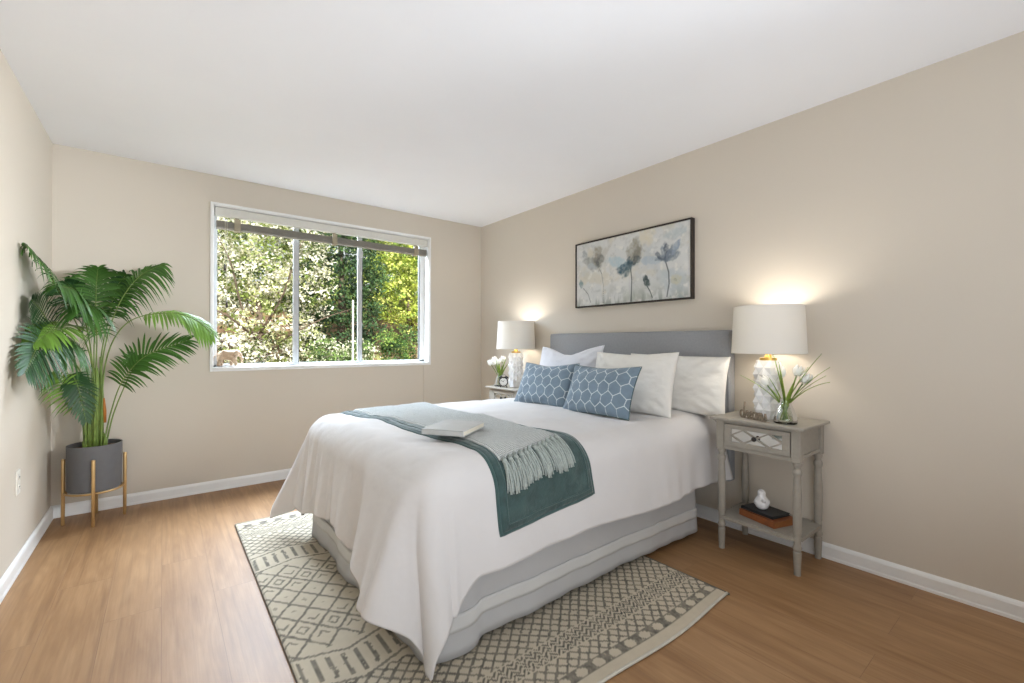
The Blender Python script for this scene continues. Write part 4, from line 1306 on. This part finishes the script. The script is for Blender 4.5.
# ------------------------------------------------------------------ framed painting
def build_painting():
    ya, yb, za, zb = -1.472, -2.532, 1.443, 1.983          # far-left edge, near-right edge
    t = thing('framed_painting', 'wide dark-framed canvas of pale grey and blue poppies above the headboard', 'painting', (0, -2.011, 1.713))
    hw, hh = (ya - yb) / 2, (zb - za) / 2
    fr = MB(); f = 0.011
    fr.box(-0.040, -0.0005, -hw, -hw + f, -hh, hh, 0.001, 1); fr.box(-0.040, -0.0005, hw - f, hw, -hh, hh, 0.001, 1)
    fr.box(-0.040, -0.0005, -hw + f, hw - f, hh - f, hh, 0.001, 1); fr.box(-0.040, -0.0005, -hw + f, hw - f, -hh, -hh + f, 0.001, 1)
    fr.build('frame', MT['black_frame'], t, sm=False)
    MB().box(-0.030, -0.004, -hw + f, hw - f, -hh + f, hh - f).build('canvas_stretcher', MT['pillow'], t, sm=False)
    nu, nv = 430, 216
    y = np.linspace(ya - f, yb + f, nu); z = np.linspace(za + f, zb - f, nv)
    Y, Z = np.meshgrid(y, z, indexing='ij')
    D = -Y                                   # grows towards the right as seen
    C = np.ones(Y.shape + (3,)) * sl((208, 209, 206))
    def lay(mask, rgb, a):
        nonlocal C
        m = np.clip(mask * a, 0, 1)[..., None]
        C = C * (1 - m) + sl(rgb) * m
    nz = lambda s, sd, o=4: fract_noise(D * s, Z * s, sd, o)
    lay(sstep(0.0, 0.5, nz(7, 1)), (190, 190, 182), 0.55)
    lay(sstep(0.05, 0.6, nz(6, 2)), (222, 221, 216), 0.7)
    lay(sstep(0.1, 0.5, nz(9, 3)), (206, 196, 170), 0.45)
    lay(sstep(1.62, 1.46, Z) * sstep(-0.2, 0.4, nz(14, 4)), (166, 170, 158), 0.75)
    lay(sstep(1.56, 1.45, Z) * sstep(-0.1, 0.3, fract_noise(D * 40, Z * 9, 7, 3)), (126, 134, 124), 0.6)
    lay(sstep(0.1, 0.45, nz(5, 9)) * sstep(2.0, 2.35, D), (170, 182, 188), 0.5)
    lay(sstep(0.15, 0.6, nz(30, 61, 4)), (178, 180, 176), 0.5)
    lay(sstep(0.2, 0.6, nz(26, 62, 4)), (228, 226, 218), 0.6)
    def blob(cx, cz, rx, rz, ang, rgb, a, rough=0.35, sd=1, soft=0.25):
        ca, sa = math.cos(ang), math.sin(ang)
        dx, dz = D - cx + 0.014 * nz(30, 71 + sd, 3), Z - cz + 0.014 * nz(30, 171 + sd, 3)
        u_ = (dx * ca + dz * sa) / rx; v_ = (-dx * sa + dz * ca) / rz
        r = np.sqrt(u_ * u_ + v_ * v_) + rough * nz(22, sd, 3)
        lay((1 - sstep(1 - soft, 1 + soft, r)) * (0.8 + 0.45 * nz(45, 9 + sd, 3)), rgb, min(1, a * 1.15))
    def petal(cx, cz, ang, L, wdt, rgb, a, sd):
        blob(cx + math.cos(ang) * L / 2, cz + math.sin(ang) * L / 2, L / 2, wdt / 2, ang, rgb, a, 0.6, sd, 0.3)
    def stem(pts, w0, rgb):
        p = np.array(pts, float)
        for (x0, z0), (x1, z1) in zip(p[:-1], p[1:]):
            n = 10
            for k in range(n):
                cx = x0 + (x1 - x0) * k / n; cz = z0 + (z1 - z0) * k / n
                lay(1 - sstep(w0 * 0.6, w0 * 1.3, np.hypot(D - cx, Z - cz)), rgb, 0.75)
    R = math.radians
    stem([(1.735, 1.757), (1.765, 1.70), (1.782, 1.60), (1.778, 1.455)], 0.0042, (112, 118, 116))
    stem([(2.045, 1.705), (2.055, 1.62), (2.052, 1.53), (2.048, 1.455)], 0.0060, (72, 84, 82))
    stem([(2.340, 1.72), (2.365, 1.64), (2.368, 1.56), (2.350, 1.465)], 0.0062, (80, 88, 88))
    stem([(2.19, 1.56), (2.215, 1.52), (2.235, 1.47)], 0.0048, (78, 90, 86))
    stem([(1.57, 1.60), (1.62, 1.55), (1.650, 1.475)], 0.0040, (96, 104, 104))
    # first flower
    petal(1.73, 1.76, R(150), 0.17, 0.09, (150, 152, 148), 0.8, 11)
    petal(1.60, 1.86, R(120), 0.07, 0.05, (120, 130, 134), 0.6, 12)
    petal(1.735, 1.755, R(95), 0.17, 0.10, (158, 152, 138), 0.9, 13)
    petal(1.74, 1.76, R(60), 0.19, 0.06, (190, 188, 180), 0.8, 14)
    petal(1.72, 1.76, R(165), 0.12, 0.05, (176, 182, 184), 0.8, 15)
    petal(1.735, 1.765, R(75), 0.10, 0.06, (96, 100, 96), 0.65, 16)
    petal(1.73, 1.76, R(120), 0.09, 0.04, (84, 90, 92), 0.6, 17)
    # second flower
    petal(2.05, 1.74, R(165), 0.24, 0.07, (176, 196, 202), 0.75, 21)
    petal(2.06, 1.75, R(80), 0.17, 0.13, (156, 152, 138), 0.92, 22)
    petal(2.05, 1.73, R(60), 0.14, 0.07, (120, 118, 108), 0.7, 23)
    petal(2.05, 1.73, R(35), 0.09, 0.06, (70, 80, 84), 0.8, 24)
    petal(2.045, 1.745, R(205), 0.13, 0.07, (74, 100, 112), 0.85, 25)
    petal(2.04, 1.73, R(235), 0.11, 0.06, (82, 104, 110), 0.75, 26)
    petal(2.04, 1.745, R(110), 0.06, 0.05, (64, 84, 94), 0.8, 27)
    # third flower
    petal(2.18, 1.86, R(80), 0.13, 0.12, (214, 206, 184), 0.7, 31)
    petal(2.35, 1.735, R(175), 0.22, 0.05, (176, 188, 196), 0.8, 32)
    for k, (a, L) in enumerate(((165, 0.10), (140, 0.11), (115, 0.11), (90, 0.12), (65, 0.11), (40, 0.12), (20, 0.12))):
        petal(2.345, 1.722, R(a), L, 0.038, (86, 96, 108) if k % 2 else (122, 132, 142), 0.85, 33 + k)
    petal(2.38, 1.75, R(55), 0.15, 0.03, (150, 162, 176), 0.8, 41)
    blob(2.42, 1.895, 0.07, 0.035, 0.1, (178, 188, 190), 0.6, 0.6, 42)
    blob(2.42, 1.585, 0.045, 0.035, 0, (196, 192, 168), 0.7, 0.3, 43)
    blob(2.42, 1.585, 0.018, 0.015, 0, (150, 150, 130), 0.6, 0.3, 44)
    # buds
    blob(2.185, 1.60, 0.022, 0.044, R(25), (84, 96, 94), 0.9, 0.25, 45)
    blob(2.178, 1.625, 0.012, 0.025, R(10), (60, 72, 72), 0.7, 0.2, 46)
    blob(1.545, 1.635, 0.020, 0.036, R(15), (124, 146, 148), 0.8, 0.3, 47)
    P = np.stack([np.full(Y.shape, -0.0322) , Y + 2.011, Z - 1.713], -1)
    raw_mesh('painted_face', P.reshape(-1, 3), grid_faces(nu, nv), MT['paint'], t, True, None, C.reshape(-1, 3))
build_painting()

# ------------------------------------------------------------------ plant stand and palm
PX, PY = -3.140, -0.200
stn = thing('plant_stand', 'champagne gold four-legged metal stand holding the charcoal pot', 'plant stand', (PX, PY, 0))
rg = MB()
rr = 0.146
rg.tube([(0.139 * math.cos(2 * PI * k / 48), 0.139 * math.sin(2 * PI * k / 48), 0.200) for k in range(49)], 0.006, 8, False)
rg.box(-0.139, 0.139, -0.008, 0.008, 0.194, 0.204); rg.box(-0.008, 0.008, -0.139, 0.139, 0.194, 0.204)
rg.build('support_ring', MT['stand_gold'], stn)
for k in range(4):
    a = math.radians(-88) + k * PI / 2
    x, y = rr * math.cos(a) * 1.0, rr * math.sin(a)
    MB().lathe([(0.0085, 0.0), (0.0095, 0.002), (0.0095, 0.408), (0.0085, 0.412)], x, y, 16).build('leg', MT['stand_gold'], stn, auto=40)

palm = thing('potted_palm', 'tall green artificial palm in a charcoal pot in the far left corner', 'potted plant', (PX, PY, 0.2065))
def PL(o): o.location = (-PX, -PY, -0.2065); return o
pt = MB().lathe([(0.0, 0.0), (0.128, 0.0), (0.131, 0.004), (0.1345, 0.286), (0.128, 0.286), (0.125, 0.24), (0.0, 0.24)], n=56, cap=False)
pt.build('pot', MT['pot'], palm, auto=35)
so = MB()
V = []; n = 40
so.lathe([(0.0, 0.262)] + [(0.126 * k / 8, 0.262 - 0.004 * k / 8) for k in range(1, 9)], n=32, cap=False)
for v in so.bm.verts: v.co.z += 0.004 * math.sin(v.co.x * 90) * math.cos(v.co.y * 80)
sob = so.build('soil', MT['soil'], palm)
rnd = random.Random(5)
for k in range(2):
    pass

LEAF_COLS = {'mid': (70, 110, 46), 'dark': (46, 80, 42), 'light': (112, 150, 60), 'blue': (52, 88, 48)}
def bez(pts, n):
    """Catmull-Rom through the points"""
    P = [Vector(p) for p in pts]
    P = [P[0] * 2 - P[1]] + P + [P[-1] * 2 - P[-2]]
    out = []
    segs = len(P) - 3
    for k in range(n + 1):
        t = k / n * segs
        i = min(int(t), segs - 1); f = t - i
        a, b, c, d = P[i:i + 4]
        out.append(0.5 * ((2 * b) + (c - a) * f + (2 * a - 5 * b + 4 * c - d) * f * f + (3 * b - a - 3 * c + d) * f ** 3))
    return out

def frond(pts, start, Lmax, hint, col, droop=0.35, n=24, fold=0.25, wdt=0.0078, seed=0, ang0=70, ang1=28, rad=0.005):
    r = random.Random(seed)
    N = 60
    C = bez(pts, N)
    V = []; F = []; T = []
    base = sl(LEAF_COLS[col])
    hint = Vector(hint).normalized()
    s0 = start
    wall_x = -W + 0.012
    for k in range(n):
        f = s0 + (1 - s0) * (k + 0.5) / n
        i = min(int(f * N), N - 1)
        p = C[i].lerp(C[i + 1], f * N - i)
        tg = (C[i + 1] - C[i]).normalized()
        side = tg.cross(hint)
        if side.length < 1e-3: side = tg.orthogonal()
        side.normalize()
        nn = side.cross(tg).normalized()
        q = (k + 0.5) / n
        L = Lmax * (math.sin(PI * (0.14 + 0.80 * q)) ** 0.75) * r.uniform(0.93, 1.05)
        ang = math.radians(ang0 + (ang1 - ang0) * q) + r.uniform(-0.05, 0.05)
        for sg in (-1, 1):
            d = (tg * math.cos(ang) + side * sg * math.sin(ang) + nn * fold * math.sin(ang)).normalized()
            acr = d.cross(nn).normalized()
            nl = acr.cross(d)
            M_ = 6
            b0 = len(V)
            tone = base * r.uniform(0.75, 1.3)
            dr = droop * r.uniform(0.7, 1.3)
            for j in range(M_ + 1):
                s = j / M_
                c = p + d * (L * s) + Vector((0, 0, -1)) * (dr * L * s * s)
                wv = wdt * (math.sin(PI * min(1, 0.16 + 0.84 * s)) ** 0.7) + 0.0004
                for e in (-1, 0, 1):
                    w_ = c + acr * (wv * e) - nl * (0.0 if e else 0.25 * wv)
                    if w_.x < wall_x: w_.x = wall_x + 0.0015 * (e + 1) + 0.001
                    if w_.y > -0.012: w_.y = -0.012 - 0.0015 * (e + 1)
                    V.append(tuple(w_)); T.append(tone)
            for j in range(M_):
                a = b0 + j * 3
                F += [[a, a + 1, a + 4, a + 3], [a + 1, a + 2, a + 5, a + 4]]
    fo = PL(raw_mesh('frond', V, F, MT['palm_leaf'], palm, True, None, np.array(T)))
    rs = [rad * (1 - 0.75 * k / N) for k in range(N + 1)]
    CC = [Vector((max(c.x, wall_x + rs[k]), min(c.y, -0.014 - rs[k]), c.z)) for k, c in enumerate(C)]
    MB().tube(CC, rs, 7).build('petiole', MT['palm_stem'], fo)

B0 = (PX, PY, 0.47)
def sway(dx, dy, z=0.47): return (PX + dx, PY + dy, z)
FR = [
    # pts, start, L, hint, colour, droop, n
    ([sway(-.01, .0), (-3.155, -.22, 1.0), (-3.235, -.40, 1.33), (-3.31, -.66, 1.56), (-3.335, -.86, 1.63)], .46, .20, (1, 0.3, .6), 'mid', .75, 30),
    ([sway(-.03, -.02), (-3.17, -.27, .95), (-3.235, -.50, 1.17), (-3.29, -.80, 1.15), (-3.315, -1.02, 1.00)], .52, .21, (.9, -.1, .5), 'blue', .25, 28),
    ([sway(-.03, .02), (-3.19, -.24, .9), (-3.27, -.40, 1.12), (-3.31, -.66, 1.30), (-3.325, -.84, 1.36)], .52, .17, (.9, -.3, -.1), 'dark', .25, 22),
    ([sway(.0, -.03), (-3.14, -.30, .95), (-3.19, -.48, 1.22), (-3.25, -.70, 1.22), (-3.31, -.88, 1.14)], .52, .17, (0.2, -.35, 1), 'light', .30, 24),
    ([sway(.0, .02), (-3.15, -.18, 1.0), (-3.145, -.16, 1.3), (-3.14, -.18, 1.52), (-3.13, -.22, 1.62)], .50, .23, (.3, -1, .25), 'mid', .55, 24),
    ([sway(.02, .01), (-3.11, -.19, 1.0), (-3.04, -.20, 1.36), (-2.93, -.22, 1.58), (-2.80, -.25, 1.68)], .46, .24, (-.35, -.7, .8), 'mid', .85, 30),
    ([sway(.03, -.03), (-3.09, -.25, 1.0), (-2.98, -.33, 1.27), (-2.77, -.40, 1.34), (-2.63, -.43, 1.30), (-2.53, -.46, 1.20)], .48, .145, (-.1, -.5, 1), 'light', .75, 32),
    ([sway(.04, -.02, .47), (-3.06, -.24, .70), (-3.00, -.29, .90), (-2.88, -.32, 1.06), (-2.66, -.36, 1.16)], .45, .24, (-.5, -.8, .6), 'mid', .35, 26),
    ([sway(.05, .0, .47), (-3.05, -.21, .68), (-2.98, -.26, .90), (-2.95, -.28, .97), (-2.93, -.28, 1.05)], .72, .12, (-.2, -1, .3), 'mid', .3, 8),
    ([sway(-.04, -.02, .47), (-3.19, -.25, .75), (-3.24, -.30, .94), (-3.21, -.33, .88), (-3.17, -.34, .66)], .50, .11, (.3, -1, .1), 'dark', .20, 18),
    ([sway(-.05, .0, .47), (-3.20, -.22, .66), (-3.24, -.30, .80), (-3.28, -.38, .92), (-3.31, -.46, .96)], .38, .14, (.4, -1, .2), 'light', .50, 18),
    ([sway(-.01, -.02), (-3.15, -.28, 1.0), (-3.17, -.38, 1.27), (-3.20, -.52, 1.44), (-3.24, -.68, 1.45)], .48, .21, (.4, -.6, .8), 'mid', .8, 26),
    ([sway(.01, -.02), (-3.13, -.28, .95), (-3.12, -.38, 1.20), (-3.13, -.52, 1.36), (-3.16, -.66, 1.32)], .48, .21, (.2, -.7, .8), 'mid', .8, 26),
    ([sway(-.02, -.02), (-3.16, -.26, .85), (-3.19, -.36, 1.08), (-3.23, -.50, 1.16), (-3.27, -.62, 1.12)], .48, .19, (.3, -.7, .8), 'mid', .9, 22),
    ([sway(.02, .02), (-3.12, -.16, 1.0), (-3.08, -.13, 1.32), (-3.05, -.12, 1.50), (-3.0, -.13, 1.60)], .5, .20, (-.1, -1, .3), 'dark', .6, 24),
    ([sway(-.02, .02), (-3.16, -.16, 1.0), (-3.20, -.14, 1.30), (-3.24, -.15, 1.46), (-3.28, -.18, 1.52)], .5, .20, (.3, -1, .3), 'dark', .6, 24),
]
for i, fr_ in enumerate(FR):
    frond(fr_[0], fr_[1], fr_[2], fr_[3], fr_[4], fr_[5], fr_[6], seed=40 + i)
# trunk: sheathed canes
tk = MB()
tk.tube([(PX - .002, PY, .455), (PX, PY - .002, .60), (PX + .006, PY - .01, .80), (PX + .004, PY - .02, .98)], [.027, .024, .019, .012], 14)
PL(tk.build('trunk', MT['palm_stem'], palm))
for dx, dy, h, r_ in ((.028, .01, 1.05, .012), (-.03, .01, .80, .010), (.0, -.03, .9, .011), (-.02, -.025, .7, .009), (.045, -.01, .56, .014), (-.045, -.01, .55, .013)):
    m = MB().tube([(PX + dx, PY + dy, .455), (PX + dx * 1.1, PY + dy, .46 + (h - .46) * .5), (PX + dx * .8, PY + dy, h)], [r_, r_ * .9, r_ * .45], 10)
    PL(m.build('cane', MT['palm_stem'], palm))
PL(MB().tube([(PX + .045, PY + .01, .62), (PX + .044, PY + .008, .70), (PX + .040, PY + .006, .78)], [.008, .009, .005], 10).build('dry_sheath', plain('orange_brown_sheath', (196, 120, 48), .6), palm))

# ------------------------------------------------------------------ outdoors
def ground_mat():
    t = NT('slope_mulch')
    v = t.coord()
    a = t.noise(v, 1.3, 4); b = t.noise(v, 28, 4)
    c = t.ramp(a, [(0.42, lin((122, 92, 70))), (0.55, lin((150, 120, 88))), (0.62, lin((170, 172, 104)))])
    t.l(t.mix(t.math('MULTIPLY', b, 0.6), c, lin((70, 56, 44))), t.b.inputs['Base Color'])
    t.b.inputs['Roughness'].default_value = 1.0
    t.bump(b, 1.0, 0.05)
    return t.m
def ground_z(x, y):
    return np.where(y < 2.5, -0.25, -0.25 + 0.28 * (y - 2.5)) + 0.05 * np.sin(x * 1.7) + 0.0 * y
xs = np.linspace(-12, 14, 90); ys = np.linspace(0.2, 16, 60)
GX, GYY = np.meshgrid(xs, ys, indexing='ij')
GZ = ground_z(GX, GYY) + 0.08 * fract_noise(GX * 1.5, GYY * 1.5, 3)
go = raw_mesh('ground_outside', np.stack([GX, GYY, GZ], -1).reshape(-1, 3), grid_faces(90, 60), ground_mat(), None)
go['kind'] = 'structure'

def tree(name, label, x, y, trunk_h, blobs, cols, nleaf, lsize, seed, branches, cat='tree', two=None, flat=0.0, gap=0.25):
    rs = np.random.RandomState(seed)
    gz = float(ground_z(x, y)) - 0.05
    root = thing(name, label, cat, (x, y, gz))
    tr = MB().tube([(0, 0, 0), (0.03, 0, trunk_h * 0.5), (0.0, 0.02, trunk_h)], [0.09, 0.07, 0.045], 10).build('trunk', MT['bark'], root)
    bm_ = MB()
    for b in branches:
        bm_.tube(bez(b, 12), [0.022 - 0.0015 * k for k in range(13)], 6)
    if branches: bm_.build('branches', MT['bark'], root)
    # leaves clustered on shells of blobs: (cx, cy, cz, rx, ry, rz)
    ncl = nleaf // 14
    wts = np.array([b[3] * b[5] for b in blobs]); wts = wts / wts.sum()
    ch = rs.choice(len(blobs), ncl, p=wts)
    B = np.array(blobs)[ch]
    dirs = rs.normal(size=(ncl, 3)); dirs /= np.linalg.norm(dirs, axis=1)[:, None]
    rad = rs.uniform(0.35, 1.0, ncl) ** 0.5
    cc = B[:, :3] + dirs * B[:, 3:6] * rad[:, None]
    tone = rs.uniform(0.65, 1.25, ncl)
    cidx = rs.choice(len(cols), ncl, p=[c[1] for c in cols])
    k = 14
    cen = np.repeat(cc, k, 0) + rs.normal(size=(ncl * k, 3)) * np.array([1, 1, 0.6]) * lsize * 2.0
    n = len(cen)
    nrm = rs.normal(size=(n, 3)) + np.array([0, -0.5, 0.9]); nrm /= np.linalg.norm(nrm, axis=1)[:, None]
    t1 = np.cross(nrm, rs.normal(size=(n, 3))); t1 /= np.linalg.norm(t1, axis=1)[:, None]
    t2 = np.cross(nrm, t1)
    sz = lsize * rs.uniform(0.6, 1.3, n)[:, None]
    asp = 0.55
    V = np.stack([cen - t1 * sz, cen - t2 * sz * asp, cen + t1 * sz + nrm * sz * 0.25, cen + t2 * sz * asp], 1).reshape(-1, 3)
    Fc = np.arange(n * 4).reshape(-1, 4)
    palette = np.array([sl(c[0]) for c in cols])
    col = palette[np.repeat(cidx, k)] * np.repeat(tone, k)[:, None] * rs.uniform(0.75, 1.25, n)[:, None]
    col = np.repeat(np.clip(col, 0, 1), 4, 0)
    raw_mesh('foliage', V, Fc, MT['foliage'], root, False, None, col)
    return root

# sight lines through the window fan to the right, so the planting stands there
tree('flowering_tree', 'white blossoming tree filling the left pane of the window view', -1.50, 4.6, 1.6,
     [(-.6, 0, .9, .9, .6, .6), (.2, 0, 1.2, .9, .6, .8), (-.9, 0, 2.2, .9, .7, .9), (.1, -.1, 2.5, 1.0, .7, .9), (-.4, 0, 3.3, 1.1, .7, .8), (.75, 0, 2.1, .5, .6, .8), (.7, 0.3, 3.2, .6, .6, .8), (-1.4, .3, 1.4, .7, .6, 1.2), (.3, 0, .6, .8, .5, .4)],
     [((240, 236, 218), .46), ((206, 208, 160), .20), ((120, 134, 70), .22), ((70, 84, 48), .12)], 26000, 0.033, 3,
     [[(0, 0, .5), (.3, -.2, .9), (.9, -.5, 1.3), (1.4, -.6, 1.5)], [(0, 0, .8), (-.3, -.3, 1.5), (-.5, -.6, 2.2), (-.9, -.7, 2.9)], [(0, 0, 1.0), (.3, -.4, 1.7), (.5, -.7, 2.5), (.9, -.7, 3.1)], [(0, 0, .9), (-.5, -.5, 1.3), (-1.1, -.6, 1.6), (-1.6, -.6, 2.2)]])
tree('evergreen_tree', 'dark evergreen tree standing behind the middle pane of the window', 0.30, 6.0, 3.0,
     [(0, 0, .7, 1.0, .7, .5), (-.1, 0, 1.3, 1.1, .8, .5), (.1, 0, 1.9, 1.0, .8, .5), (0, 0, 2.5, .9, .7, .5), (0, 0, 3.1, .8, .7, .5), (0, 0, 3.7, .7, .6, .5), (0, 0, 4.3, .6, .4, .5)],
     [((64, 90, 60), .50), ((92, 120, 72), .32), ((44, 62, 44), .18)], 24000, 0.036, 5, [])
tree('leafy_tree', 'bright yellow-green leafy tree behind the right pane of the window', 2.35, 6.9, 1.8,
     [(-.2, 0, 1.3, .8, .6, .6), (-.4, 0, 2.1, .8, .6, .7), (.5, 0, 2.0, .8, .6, .8), (-.2, 0, 3.0, .9, .6, .8), (.7, 0, 3.1, .8, .6, .8), (-.5, 0, 3.8, .7, .6, .7), (.3, 0, 4.0, .9, .6, .6), (.5, 0, .9, .8, .6, .5)],
     [((186, 200, 92), .48), ((220, 222, 132), .27), ((120, 146, 66), .25)], 24000, 0.038, 8,
     [[(0, 0, .5), (.3, -.2, 1.2), (.7, -.4, 1.9), (1.0, -.4, 2.6)]])
tree('leafy_tree', 'wide pale green tree further up the slope beyond the others', 0.3, 11.0, 2.5,
     [(-3, 0, .9, 1.8, .8, 1.2), (-1.5, 0, 2.2, 1.8, .8, 1.4), (0, 0, .9, 1.8, .8, 1.2), (1.6, 0, 2.2, 1.8, .8, 1.4), (-3.2, 0, 3.2, 1.8, .8, 1.3), (3.3, 0, 1.0, 1.8, .8, 1.2), (5.0, 0, 2.2, 1.8, .8, 1.6), (3.2, 0, 3.0, 1.5, .8, 1.2)],
     [((150, 170, 96), .4), ((196, 206, 136), .35), ((96, 118, 66), .25)], 26000, 0.075, 12, [])
tree('flowering_shrub', 'low pale flowering shrub at the foot of the middle pane outside', -0.30, 4.0, 0.5,
     [(0, 0, .60, .40, .3, .35), (.30, .0, .85, .30, .3, .3), (-.25, 0, .85, .30, .3, .3)],
     [((226, 226, 202), .32), ((124, 148, 86), .43), ((74, 96, 60), .25)], 4800, 0.026, 15, [], 'shrub')
tree('green_shrub', 'small dark green shrub low behind the right pane', 1.05, 4.7, 0.5,
     [(0, 0, .55, .30, .3, .35), (.25, 0, .75, .25, .3, .4), (-.2, 0, .80, .25, .3, .3)],
     [((84, 116, 62), .5), ((136, 158, 82), .3), ((54, 74, 48), .2)], 3200, 0.028, 19, [], 'shrub')
pz = float(ground_z(-0.322, 3.30))
tag(MB().lathe([(0.015, 0.0), (0.015, 1.93), (0.010, 1.95), (0.0, 1.955)], n=14).build('marker_post', MT['post'], None), 'thin white post standing among the shrubs outside the window', 'post').location = (-0.322, 3.30, pz - 0.05)
